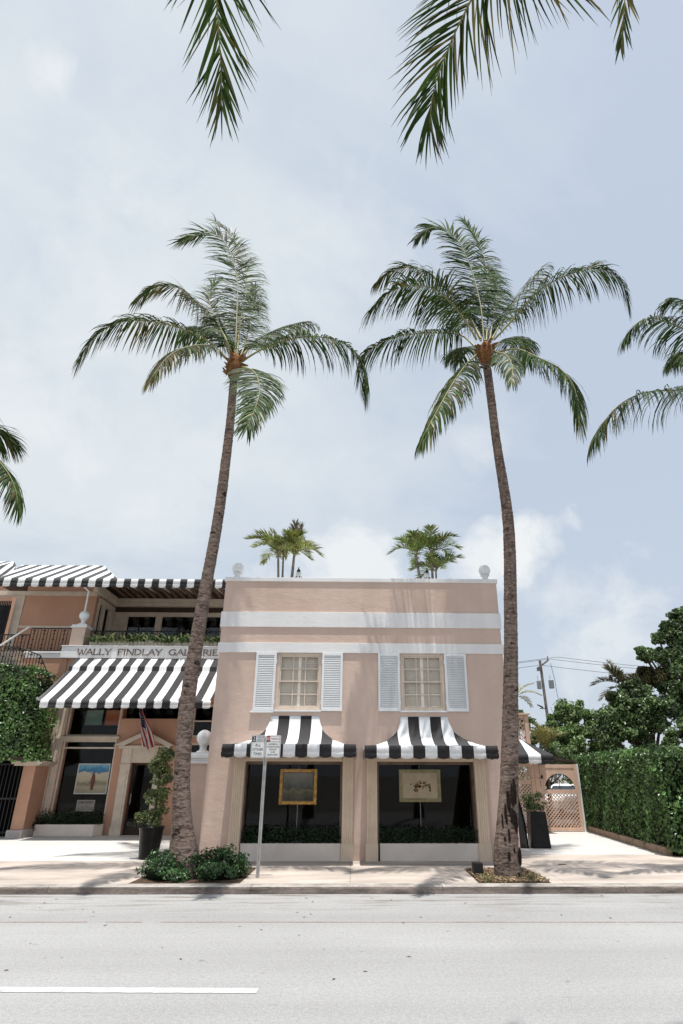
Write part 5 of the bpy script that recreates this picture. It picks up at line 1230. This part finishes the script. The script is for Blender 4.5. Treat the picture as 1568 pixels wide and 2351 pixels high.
# ------------------------------------------------------------------ right side: pit, gate, hedge, trees
def lattice(mb, x0, x1, z0, z1, y, step=.115, w=.028, t=.012):
    """two crossing layers of diagonal laths clipped to the frame"""
    def clip(a, b):
        p0, p1 = 0.0, 1.0; dx, dz = b[0] - a[0], b[1] - a[1]
        for p, q in ((-dx, a[0] - x0), (dx, x1 - a[0]), (-dz, a[1] - z0), (dz, z1 - a[1])):
            if abs(p) < 1e-9:
                if q < 0: return None
                continue
            t_ = q / p
            if p < 0: p0 = max(p0, t_)
            else: p1 = min(p1, t_)
        return (p0, p1) if p0 < p1 - 1e-4 else None
    H = z1 - z0; k = -H
    while k < (x1 - x0):
        for lay, (a, b) in enumerate((((x0 + k, z0), (x0 + k + H, z1)), ((x0 + k, z1), (x0 + k + H, z0)))):
            c = clip(a, b)
            if c:
                A = (a[0] + (b[0] - a[0]) * c[0], a[1] + (b[1] - a[1]) * c[0]); B_ = (a[0] + (b[0] - a[0]) * c[1], a[1] + (b[1] - a[1]) * c[1]); s = w * .707 * .5; yy = y + lay * (t + .001)
                sgn = 1 if lay == 0 else -1
                mb.prism_xz([(A[0] + s, A[1] - s * sgn), (B_[0] + s, B_[1] - s * sgn), (B_[0] - s, B_[1] + s * sgn), (A[0] - s, A[1] + s * sgn)] if sgn > 0 else [(A[0] - s, A[1] - s), (B_[0] - s, B_[1] - s), (B_[0] + s, B_[1] + s), (A[0] + s, A[1] + s)], yy, yy + t)
        k += step
def right_side():
    GP = mat('pink_painted_timber', (.68, .47, .36), .7, .08, 4, .12, 40, stretch=(1, 1, .3))
    # tree pit: mulch, grass blades, uplight
    r = random.Random(12); m = MB()
    for k in range(2200):
        x = r.uniform(2.22, 3.4); y = r.uniform(11.72, 13.3); a = r.uniform(0, 3.14); L_ = r.uniform(.02, .06); c, s = math.cos(a) * L_, math.sin(a) * L_; z = K + .008 + r.uniform(0, .03); w = r.uniform(.15, .35)
        m.add([(x - c, y - s, z), (x + s * w, y - c * w, z + .012), (x + c, y + s, z + r.uniform(0, .02)), (x - s * w, y + c * w, z + .004)], [(0, 1, 2, 3)], r.randrange(2))
    o = m.build('mulch', [mat('mulch_chip', (.17, .11, .07), .95, .3, 5, island=.5), mat('pale_mulch_chip', (.36, .26, .17), .95, .3, 5, island=.5)]); o['kind'] = 'stuff'; o['label'] = 'brown mulch in the tree pit of the right palm'
    m = MB()
    for k in range(650):
        x = r.uniform(2.24, 3.40); y = r.uniform(11.74, 12.6)
        if 2.55 < x < 3.05 and y > 12.1 and r.random() < .9: continue
        if r.random() < .5: x = r.choice((r.gauss(2.42, .07), r.gauss(3.28, .09)))
        x = min(max(x, 2.2), 3.42); h = r.uniform(.03, .10); a = r.uniform(0, 6.28); d = Vector((math.cos(a) * .5, math.sin(a) * .5, 1)).normalized(); sd = d.cross(Vector((0, 1, 0))).normalized() * .006; p = Vector((x, y, K + .004)); q = p + d * h * .6; e = q + (d + Vector((math.cos(a) * .6, math.sin(a) * .6, -.4))).normalized() * h * .5
        m.add([p - sd, p + sd, q + sd * .8, q - sd * .8, e], [(0, 1, 2, 3), (3, 2, 4)], 0 if r.random() < .6 else 1)
    o = m.build('grass', [LEAF_V, mat('straw_blade', (.42, .33, .16), .8, .2, 4, island=.4)]); o['kind'] = 'stuff'; o['label'] = 'thin grass growing in the tree pit of the right palm'
    L_ = thing('ground_light', (2.33, 12.55, K), 'small black box uplight at the left edge of the mulched tree pit', 'uplight')
    m = MB(); m.box(2.24, 2.42, 12.46, 12.62, K + .02, K + .21); m.box(2.30, 2.36, 12.5, 12.56, K, K + .03); m.build('housing', IRON, L_, bevel=.008)
    m = MB(); m.box(2.26, 2.40, 12.625, 12.63, K + .04, K + .19); m.build('lens', GLASS_UP, L_)
    # timber gate with arched opening and lattice
    Y = 22.0
    g = thing('timber_gate', (7.06, Y, K), 'pink timber gate with an arched opening above a lattice panel', 'gate')
    x0, x1, z0, z1 = 6.42, 7.70, K + .02, 2.14; m = MB(); fw = .095
    m.box(x0, x0 + fw, Y - .05, Y, z0, z1); m.box(x1 - fw, x1, Y - .05, Y, z0, z1); m.box(x0 + fw, x1 - fw, Y - .05, Y, z1 - .11, z1); m.box(x0 + fw, x1 - fw, Y - .05, Y, z0, z0 + .10); m.box(x0 + fw, x1 - fw, Y - .05, Y, 1.235, 1.36)
    m.build('frame', GP, g, bevel=.006)
    # arched panel: strips between the arch and the panel top
    m = MB(); a, b, zb, zt_ = x0 + fw, x1 - fw, 1.36, z1 - .11; rx, rz, cx = .515, .50, (x0 + x1) / 2; n = 28
    m.box(a, cx - rx, Y - .036, Y - .012, zb, zt_); m.box(cx + rx, b, Y - .036, Y - .012, zb, zt_)
    for k in range(n):
        t0, t1 = math.pi * (1 - k / n), math.pi * (1 - (k + 1) / n); p, q = (cx + rx * math.cos(t0), zb + rz * math.sin(t0)), (cx + rx * math.cos(t1), zb + rz * math.sin(t1))
        m.prism_xz([p, q, (q[0], zt_), (p[0], zt_)], Y - .036, Y - .012)
    m.build('arched_panel', GP, g)
    m = MB(); m.box(cx - .008, cx + .008, Y - .03, Y - .016, zb, zb + rz); m.build('centre_bar', IRON, g)
    m = MB(); lattice(m, x0 + fw, x1 - fw, z0 + .10, 1.235, Y - .04); m.build('lattice', GP, g)
    m = MB(); m.box(6.44, 6.50, Y - .075, Y - .051, 1.70, 1.80); m.build('latch', IRON, g)
    # white edge post on the hinge side
    m = MB(); m.box(7.702, 7.76, Y - .06, Y + .02, K, 2.16); tag(m.build('gate_post', WHITE, bevel=.004), 'slim white post on the hedge side of the timber gate', 'post')
    f = thing('lattice_fence', (5.3, Y, K), 'pink lattice fence panel with posts left of the arched timber gate', 'fence')
    m = MB(); m.box(6.24, 6.40, Y - .06, Y + .06, K, 2.16); m.box(6.10, 6.23, Y - .07, Y + .03, K, 2.12); m.box(6.06, 6.41, Y - .09, Y - .071, 1.64, 1.70); m.build('posts', GP, f, bevel=.005)
    m = MB(); m.box(3.7, 6.09, Y - .05, Y, 1.52, 1.66); m.box(3.7, 6.09, Y - .05, Y, 2.08, 2.16); m.box(3.7, 6.09, Y - .05, Y, K, .22); m.build('rails', GP, f, bevel=.004)
    m = MB(); lattice(m, 3.7, 6.09, 1.66, 2.08, Y - .04); lattice(m, 3.7, 6.09, .22, 1.52, Y - .04); m.build('lattice', GP, f)
    f = thing('lattice_screen', (5.4, Y + .5, K), 'tall pink lattice screen rising above the side entrance awning', 'fence')
    m = MB(); m.box(6.22, 6.36, Y + .45, Y + .57, K, 3.80); m.box(4.4, 4.54, Y + .45, Y + .57, K, 3.80); m.box(4.3, 6.42, Y + .40, Y + .62, 3.80, 3.86); m.box(4.54, 6.22, Y + .47, Y + .55, 3.68, 3.80); m.box(4.54, 6.22, Y + .47, Y + .55, 2.3, 2.4); m.build('frame', GP, f, bevel=.005)
    m = MB(); lattice(m, 4.54, 6.22, 2.4, 3.68, Y + .49, step=.16, w=.035); m.build('lattice', GP, f)
    # awning over the side entrance
    a = thing('entrance_awning', (5.6, Y, 2.2), 'small striped awning over the side gate beside the shop', 'awning')
    y0, y1, ze = 20.9, Y + .2, 2.42; m = MB(); xr = 6.62
    stripe_slope(m, 3.72, xr, [(y1 - .35, 2.92), (y0, ze)], .4143, 0, clipR=[xr - .75, xr]); 
    m.add([(xr - .75, y1 - .35, 2.92), (xr, y0, ze), (xr, y1, ze)], [(0, 1, 2)], 0)
    c = m.build('canopy', [FAB_B, FAB_W], a, solid=.004)
    m = MB(); valance(m, lambda s_: (3.72 + (xr - 3.72) * s_, y0), ze, .25, 7, (0, -1)); valance(m, lambda s_: (xr, y0 + (y1 - y0) * s_), ze, .25, 3, (1, 0)); m.build('valance', [FAB_B, FAB_W], c, solid=.003)
    m = MB(); xs = [6.66, 7.76]
    for k in range(7):
        t0 = k / 7; z_ = 2.50 - .0 * t0; yy = 22.06 + 1.0 * t0
        m.prism_xz([(6.66, 2.40 - .02), (7.76, 2.19), (7.76, 2.22), (6.66, 2.47)], yy, yy + .09)
    m.build('gate_canopy_slats', mat('dark_slat', (.11, .075, .055), .7, .2, 6), a)
    m = MB(); m.add([(6.66, 22.05, 2.478), (7.78, 22.05, 2.228), (7.78, 23.1, 2.228), (6.66, 23.1, 2.478)], [(0, 1, 2, 3)]); m.build('gate_canopy_sheet', FAB_B, a, solid=.006)
    # tall black planter with plant
    p = thing('tall_planter', (4.83, 17.15, K), 'tall black tapered planter with a bushy plant on the driveway', 'planter')
    m = MB(); b0, b1 = .235, .195; cx, cy = 4.82, 17.2; z_ = .93
    v = [(cx - b0, cy - b0, K), (cx + b0, cy - b0, K), (cx + b0, cy + b0, K), (cx - b0, cy + b0, K), (cx - b1, cy - b1, z_), (cx + b1, cy - b1, z_), (cx + b1, cy + b1, z_), (cx - b1, cy + b1, z_)]
    m.add(v, [(3, 2, 1, 0), (0, 1, 5, 4), (1, 2, 6, 5), (2, 3, 7, 6), (3, 0, 4, 7), (4, 5, 6, 7)]); m.build('box', BLACKPOT, p, bevel=.012)
    q = np.random.default_rng(44); P = []; N_ = []
    for k in range(34):
        d = q.normal(0, 1, 3); d[2] = abs(d[2]); d /= np.linalg.norm(d); c_ = np.array((4.80, 17.15, .98)) + d * np.array((.27, .24, .55)) * q.uniform(.4, 1) + np.array((-.12 * q.uniform(0, 1), 0, 0)); a_, b_ = ball_pts(q, c_, (.10, .10, .08), 40, .1); P.append(a_); N_.append(b_ + np.array((0, -.3, .5)))
    leaf_mesh('foliage', np.concatenate(P), np.concatenate(N_), .055, [LEAF_V, LEAF_S], p, 45, wid=.45)
    # something draped in glossy black sheeting against the shop corner
    b = thing('covered_stack', (4.2, 17.2, K), 'stack draped in glossy black plastic sheeting beside the tall black planter', 'covered stack')
    n1, n2 = 34, 26; vs = []; r = random.Random(2)
    for j in range(n2 + 1):
        v_ = j / n2; z = K + .002 + 1.46 * v_
        for i in range(n1):
            th = 2 * math.pi * i / n1; rx = (.32 - .12 * v_ ** 2) * (1 + .05 * math.sin(th * 7 + v_ * 3) * (1 - v_) + .04 * math.sin(th * 3 + v_ * 9)); ry = .26 * (1 - .35 * v_ ** 2) * (1 + .06 * math.sin(th * 6 + v_ * 4))
            sq = 1 / max(abs(math.cos(th)), abs(math.sin(th))) ** .55
            if j == n2: rx *= .55; ry *= .55
            vs.append((4.22 + rx * sq * math.cos(th) - .06 * v_, 17.25 + ry * sq * math.sin(th), z + .02 * math.sin(th * 5) * v_))
    m = MB(); m.add(vs, [(j * n1 + i, j * n1 + (i + 1) % n1, (j + 1) * n1 + (i + 1) % n1, (j + 1) * n1 + i) for j in range(n2) for i in range(n1)] + [tuple(n2 * n1 + i for i in range(n1))], 0, True); m.build('sheeting', mat('black_plastic', (.010, .010, .011), .16, .3, 4, .35, 6, .5), b)
    # clipped hedge and its low edging wall
    x_at = lambda y: 7.30 + (y - 15.3) * .095
    e = MB(); ys = [15.55 + k * .8 for k in range(10)]
    for ya, yb in zip(ys, ys[1:]): e.add([(x_at(ya) - .06, ya, K), (x_at(ya) + .10, ya, K), (x_at(yb) + .10, yb, K), (x_at(yb) - .06, yb, K), (x_at(ya) - .06, ya, .27), (x_at(ya) + .10, ya, .27), (x_at(yb) + .10, yb, .27), (x_at(yb) - .06, yb, .27)], [(0, 3, 7, 4), (4, 7, 6, 5), (0, 4, 5, 1), (3, 2, 6, 7), (1, 5, 6, 2)])
    tag(e.build('edging_wall', mat('edging_concrete', (.34, .25, .19), .9, .2, 4, .3, 40), weld=True), 'low concrete edging along the foot of the clipped hedge', 'low wall')
    h = thing('clipped_hedge', (9, 18.5, K), 'tall box-clipped green hedge along the right side of the driveway', 'hedge')
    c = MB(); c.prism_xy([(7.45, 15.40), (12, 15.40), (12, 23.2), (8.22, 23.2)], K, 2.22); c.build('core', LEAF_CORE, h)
    q = np.random.default_rng(77); P = []; N_ = []
    n = 11500; y = q.uniform(15.25, 23.3, n); z = q.uniform(.22, 2.36, n); lump = .03 * np.sin(y * 2.3) * np.sin(z * 3.1) + .015 * np.sin(y * 5.7 + z * 4)
    P.append(np.stack([x_at(y) + .02 - lump + q.normal(0, .05, n) + .12 * np.maximum(0, .5 - z) + .08 * np.maximum(0, z - 2.2), y, z], 1)); N_.append(np.tile((-1, -.15, .4), (n, 1)))
    n = 5200; x = q.uniform(7.3, 12, n); z = q.uniform(.18, 2.36, n); P.append(np.stack([x, 15.26 + .05 * np.sin(x * 4) * np.sin(z * 3) + q.normal(0, .05, n), z], 1)); N_.append(np.tile((0, -1, .4), (n, 1)))
    n = 8500; x = q.uniform(7.3, 11, n); y = q.uniform(15.2, 23.3, n); k = x > x_at(y) - .02; x, y = x[k], y[k]; P.append(np.stack([x, y, 2.36 + .035 * np.sin(x * 3 + y * 2) + np.abs(q.normal(0, .045, len(x)))], 1)); N_.append(np.tile((0, 0, 1), (len(x), 1)))
    leaf_mesh('foliage', np.concatenate(P), np.concatenate(N_), .10, [LEAF], h, 78, wid=.58, jitter=.8)
    # untrimmed shoots
    P = []; N_ = []
    for k in range(46):
        yy = q.uniform(15.3, 22.5); base = np.array((x_at(yy) + abs(q.normal(0, .35)), yy, 2.36)); L1 = q.uniform(.08, .26); d = np.array((q.normal(0, .3), q.normal(0, .3), 1)); nn = 9
        for s_ in range(nn): P.append(base + d * L1 * s_ / nn + q.normal(0, .025, 3)); N_.append((q.normal(), q.normal(), .6))
    leaf_mesh('shoots', np.array(P), np.array(N_), .075, [LEAF_S], h, 79, wid=.45)
right_side()

def background():
    # round tree and the mass behind the hedge
    def cl(Y, S, items):
        out = []
        for it in items:
            zx, zy, r_ = it[:3]; p = atY(*ZE(zx, zy), Y + (it[4] if len(it) > 4 else 0)); out.append((p.x, p.y, p.z, r_ * S * 1.3, *(it[3:4] if len(it) > 3 else ())))
        return out
    S28 = .1529 / (1362.7 / (28 * .913 + 1.5))
    big = cl(28, S28, [(1360, 290, 130), (1215, 430, 115), (1010, 600, 95, 0), (1120, 560, 90), (1320, 590, 150), (1270, 810, 140), (1000, 850, 105), (870, 870, 105), (755, 800, 60), (1340, 1020, 190), (1100, 890, 90), (1330, 1450, 230), (1180, 1330, 120), (1480, 700, 260), (1550, 1150, 300), (1560, 300, 200), (1500, 1700, 250), (940, 1240, 150, 1, .3), (1080, 1180, 110, 1, .3), (820, 1130, 90, 1, .3)])
    clump_tree('shade_tree', 'largest dark tree, spreading in from the right edge above the hedge', (17.2, 28.5, 0), big, .17, 80, [LEAF_T, LEAF_BR], .28, 101, 'trees behind the hedge', sub=20, wid=.55)
    mid = cl(26.5, S28 * .95, [(600, 1420, 150), (470, 1520, 130), (760, 1500, 150), (300, 1480, 60), (330, 1760, 190), (560, 1700, 180), (700, 1800, 200), (900, 1650, 190), (1080, 1640, 150), (500, 1960, 200), (250, 2020, 190), (760, 2030, 170), (960, 1880, 150), (650, 1300, 80)])
    clump_tree('shade_tree', 'bushy dark tree with deep shade behind the hedge, left of the largest tree', (13.2, 26.8, 0), mid, .16, 80, [LEAF_T], .2, 102, 'trees behind the hedge', sub=20, wid=.55)
    low = cl(25.0, S28 * .9, [(1330, 2000, 110), (1250, 2120, 130), (1400, 2120, 150), (1150, 2160, 70), (1480, 1950, 140)])
    clump_tree('garden_bush', 'bright low bush between hedge and largest tree at the right edge', (14.5, 25, 0), low, .14, 60, [LEAF_T2], .08, 103, 'trees behind the hedge', sub=10, cat='bush')
    rt = []
    rr = np.random.default_rng(3)
    ctr = np.array((10.75, 30.0, 3.0))
    for k in range(16):
        d = rr.normal(0, 1, 3); d[2] = abs(d[2]) * .9; d[1] = -abs(d[1]); d /= np.linalg.norm(d); c = ctr + d * np.array((1.35, 1.2, 1.75)); rt.append((*c, .62))
    rt.append((*ctr, 1.2)); rt += [(9.75, 29.6, 2.2, .8), (11.8, 29.6, 2.1, .8), (10.6, 29.2, 1.8, .9)]
    clump_tree('round_tree', 'rounded bright green tree behind the arched timber gate and hedge', (10.75, 30.2, 0), rt, .15, 90, [LEAF_T2], .15, 104, 'trees behind the hedge', sub=16, wid=.55)
    sb = [(7.55, 24.8, 3.35, .45), (7.2, 25, 3.2, .4), (7.95, 25.2, 3.0, .5), (6.9, 24.9, 3.7, .35), (8.3, 25.5, 2.5, .6), (6.6, 24.5, 3.9, .3), (8.8, 25.6, 2.3, .6), (7.6, 25.2, 2.4, .6)]
    clump_tree('garden_bush', 'pale green bush behind the tall pink lattice screen', (7.6, 25.2, 0), sb, .12, 60, [LEAF_T2], .06, 105, 'trees behind the hedge', sub=9, cat='bush')
    r = random.Random(8); ring = lambda n, off, el, L_, dr: [(off + 360 * k / n + r.uniform(-18, 18), el + r.uniform(-14, 18), L_ * r.uniform(.85, 1.15), dr * r.uniform(.8, 1.2)) for k in range(n)]
    gm = (mat('golden_leaflet', (.50, .47, .20), .5, .3, 2, island=.35, translucent=.3), RACHIS)
    p = atY(1253, 1722, 24.0); small_palm('golden feathery palm just behind the side entrance awning', (p.x, 24.0, 0), (p.x, 24.0, p.z), ring(16, 0, 62, .95, .34), 71, 'background palms', mats=gm, ll=.34, n=30, yellow=.1, droop=.5, name='feathery_palm')
    p = atY(1190, 1600, 26.0); small_palm('yellowing palm mostly hidden behind the right palm trunk', (p.x - .1, 26.0, 0), (p.x - .1, 26.0, p.z), [(10, 52, 1.0, .25), (-15, 30, 1.05, .32), (30, 5, .9, .35), (160, 50, 1.0, .3), (200, 30, 1.0, .3), (90, 70, 1, .2)], 72, 'background palms', mats=gm, ll=.30, n=30, yellow=.2, droop=.5, name='feathery_palm')
    p = atY(1424, 1575, 30.5)
    small_palm('ragged palm with brown hanging fronds among the dark trees', (p.x + .3, 30.5, 0), (p.x + .25, 30.5, p.z - .1), [(170, -35, 1.5, .25), (190, 5, 1.6, .35), (200, 60, 1.3, .2)] + ring(7, 60, 45, 1.5, .28) + [(175, 40, 1.6, .35), (120, 70, 1.5, .2)], 73, 'background palms', mats=(mat('dusty_leaflet', (.12, .13, .07), .6, .3, 2, island=.4, translucent=.2), RACHIS_DRY), ll=.55, n=30, yellow=.3, stem=.12, width=.05, dead=3, name='feathery_palm')
    # utility pole with transformers, wires
    Yp = 45.0
    T = thing('utility_pole', (14.25, Yp, 0), 'leaning grey timber utility pole with two transformer cans above the trees', 'utility pole')
    top = atY(1239.5, 1517, Yp); m = MB(); PW = mat('weathered_pole', (.22, .19, .17), .9, .25, 6, .3, 30); m.tube([(14.28, Yp, -.05), (top.x, Yp, top.z)], [.125, .095], 10); m.build('pole', PW, T)
    m = MB(); m.prism_xz([(top.x - .2, top.z - .62), (top.x + .62, top.z - .02), (top.x + .60, top.z + .10), (top.x - .22, top.z - .48)], Yp - .2, Yp - .12); m.box(top.x + .52, top.x + .58, Yp - .2, Yp - .12, top.z + .0, top.z + .32); m.box(top.x - .28, top.x - .12, Yp - .25, Yp + .1, top.z - .75, top.z - .5); m.build('crossarm', PW, T)
    for dx, dz, s in ((.62, 0, 1.0), (-.30, -.05, .85)):
        m = MB(); c = (14.1 + dx, Yp - .05, 7.72 + dz); m.lathe([(.17 * s, 0), (.19 * s, .03), (.19 * s, .55), (.20 * s, .58), (.1, .62)], c, 16); m.tube([(c[0] - .05, c[1], c[2] + .6), (c[0] - .05, c[1], c[2] + .95)], [.03, .02], 6); m.build('transformer', mat('grey_transformer', (.42, .43, .44), .5, .1, 4), T)
    m = MB(); m.tube(catmull([(top.x + .75, Yp - .1, top.z - .2), (top.x + .85, Yp - .1, top.z - 1.0), (15.0, Yp - .1, 8.3), (15.05, Yp - .1, 7.2), (15.2, Yp - .1, 6.6)], 20), .016, 5)
    m.tube(catmull([(14.45, Yp - .1, 6.4), (14.6, Yp - .1, 6.0), (15.1, Yp - .1, 6.05), (15.25, Yp - .1, 6.5), (14.9, Yp - .1, 6.75), (14.6, Yp - .1, 6.55)], 24), .014, 5); m.box(13.6, 14.1, Yp - .25, Yp - .2, 6.25, 6.30); m.tube([(13.45, Yp - .2, 6.55), (13.85, Yp - .2, 6.35)], [.04, .07], 8); m.build('service_loop', IRON, T)
    WM = mat('wire', (.10, .10, .11), .6)
    for (a, b, c, lab) in (((-60, 1552), (1279, 1508.5), (1700, 1530), 'highest overhead wire crossing the utility pole'), ((-60, 1560), (1262, 1513), (1700, 1540), 'second overhead wire crossing the utility pole'), ((-60, 1580), (1240, 1527), (1700, 1543), 'lowest overhead wire crossing the utility pole')):
        m = MB(); mp = atY(*b, Yp); e0 = Vector((-12, Yp + 6, mp.z - .2)); e1 = Vector((mp.x + 26, Yp - 1, mp.z - .35))
        P = [e0.lerp(mp, k / 10) - Vector((0, 0, .8 * math.sin(math.pi * k / 10))) for k in range(11)] + [mp.lerp(e1, k / 10) - Vector((0, 0, .9 * math.sin(math.pi * k / 10))) for k in range(1, 11)]
        m.tube(P, .016, 4); tag(m.build('overhead_wire', WM), lab, 'wire', 'overhead wires')
    m = MB(); a = atY(1310, 1671, Yp); m.tube([(15.2, Yp - .1, 6.6), (17.5, Yp - .3, 6.15), (24, Yp - 1, 5.9)], .022, 5); tag(m.build('overhead_wire', MATS['wire']), 'thick low service cable running right from the utility pole', 'wire', 'overhead wires')
    # cars in the lot behind the gate
    def car(x, y, rz, label, colr, L_=4.5, h=1.42):
        t = thing('parked_car', (x, y, .02), label, 'car', 'cars parked behind the gate')
        cm = mat('car_paint_' + ('white' if colr[0] > .5 else 'silver'), colr, .25, .02, 3, spec=.6)
        prof = [(-L_ / 2, .35), (-L_ / 2, .70), (-L_ / 2 + .12, .86), (-L_ * .28, .95), (-L_ * .10, h - .06), (0, h), (L_ * .16, h - .02), (L_ * .34, .98), (L_ / 2 - .08, .90), (L_ / 2, .62), (L_ / 2, .35)]
        W_ = .86; m = MB(); n = len(prof)
        def wid(z): return W_ * (1 if z < .9 else 1 - .22 * (z - .9) / (h - .9))
        vs = []
        for s in (-1, 1): vs += [(p, s * wid(z), z) for p, z in prof]
        m.add(vs, [tuple(range(n)), tuple(range(2 * n - 1, n - 1, -1))] + [(i, i + n, (i + 1) % n + n, (i + 1) % n) for i in range(n)])
        def place(o):
            o.parent = t; o.location = (0, 0, 0); return o
        place(m.build('body', cm, None, bevel=.04))
        g = MB()
        for (a, b) in ((3, 4), (6, 7)):
            (pa, za), (pb, zb) = prof[a], prof[b]; dn = Vector((zb - za, 0, -(pb - pa))).normalized() * -.012; dn = dn if dn.z > 0 else -dn
            k0, k1 = .12, .9; A = (pa + (pb - pa) * k0, za + (zb - za) * k0); B_ = (pa + (pb - pa) * k1, za + (zb - za) * k1)
            wa, wb = wid(A[1]) * .88, wid(B_[1]) * .86
            g.add([(A[0] + dn.x, -wa, A[1] + dn.z), (A[0] + dn.x, wa, A[1] + dn.z), (B_[0] + dn.x, wb, B_[1] + dn.z), (B_[0] + dn.x, -wb, B_[1] + dn.z)], [(0, 1, 2, 3)])
        for s in (-1, 1):
            for (p0, p1, q0, q1) in ((-L_ * .22, .0, -L_ * .11, .0), (.06, L_ * .26, .06, L_ * .17)):
                z0, z1 = .98, h - .10; g.add([(p0, s * (wid(z0) + .006), z0), (p1, s * (wid(z0) + .006), z0), (q1, s * (wid(z1) + .006), z1), (q0, s * (wid(z1) + .006), z1)], [(0, 1, 2, 3)])
        place(g.build('windows', mat('car_glass', (.02, .025, .03), .08, .05, 3, spec=.6)))
        for wx in (-L_ * .31, L_ * .31):
            for s in (-1, 1):
                w = MB(); c = (wx, s * .76, .31); vs = []
                for (yy, rr) in ((-.1, .31), (.1, .31)):
                    for k in range(20): a = k * math.pi / 10; vs.append((c[0] + rr * math.cos(a), c[1] + yy, c[2] + rr * math.sin(a)))
                w.add(vs, [tuple(range(20)), tuple(range(39, 19, -1))] + [(k, k + 20, (k + 1) % 20 + 20, (k + 1) % 20) for k in range(20)]); place(w.build('wheel', mat('tyre', (.02, .02, .02), .8)))
        for s in (-1, 1):
            l = MB(); l.box(-L_ / 2 - .01, -L_ / 2 + .08, s * .5, s * .78, .66, .78); place(l.build('headlight', GLASS_UP))
        t.rotation_euler = (0, 0, rz)
        return t
    car(11.0, 33.0, R_(60), 'white car with a dark windscreen seen through the gate arch', (.78, .79, .80))
    car(9.2, 37.0, R_(15), 'silver-white car farther back, seen through the gate arch', (.62, .64, .66), 4.8, 1.55)
    # dark backing shrubs behind the lattice so it is not see-through to the horizon
    bs = [(4.4 + .5 * k, 25.5 + (k % 3) * .3, 1.0 + .5 * (k % 2), .8) for k in range(6)]
    clump_tree('garden_bush', 'dark bushes glimpsed through the pink lattice left of the gate', (5.5, 25.6, 0), bs, .13, 60, [LEAF_T], .05, 106, 'trees behind the hedge', sub=8, cat='bush')
    hb = [(4 + 2.1 * k, 46 + (k % 3), 2.2 + .6 * (k % 2), 1.7) for k in range(14)]
    clump_tree('far_hedge', 'far dark row of bushes across the parking lot behind the gate', (12, 46, 0), hb, .3, 60, [LEAF_T], .1, 107, sub=8, cat='bushes')
background()
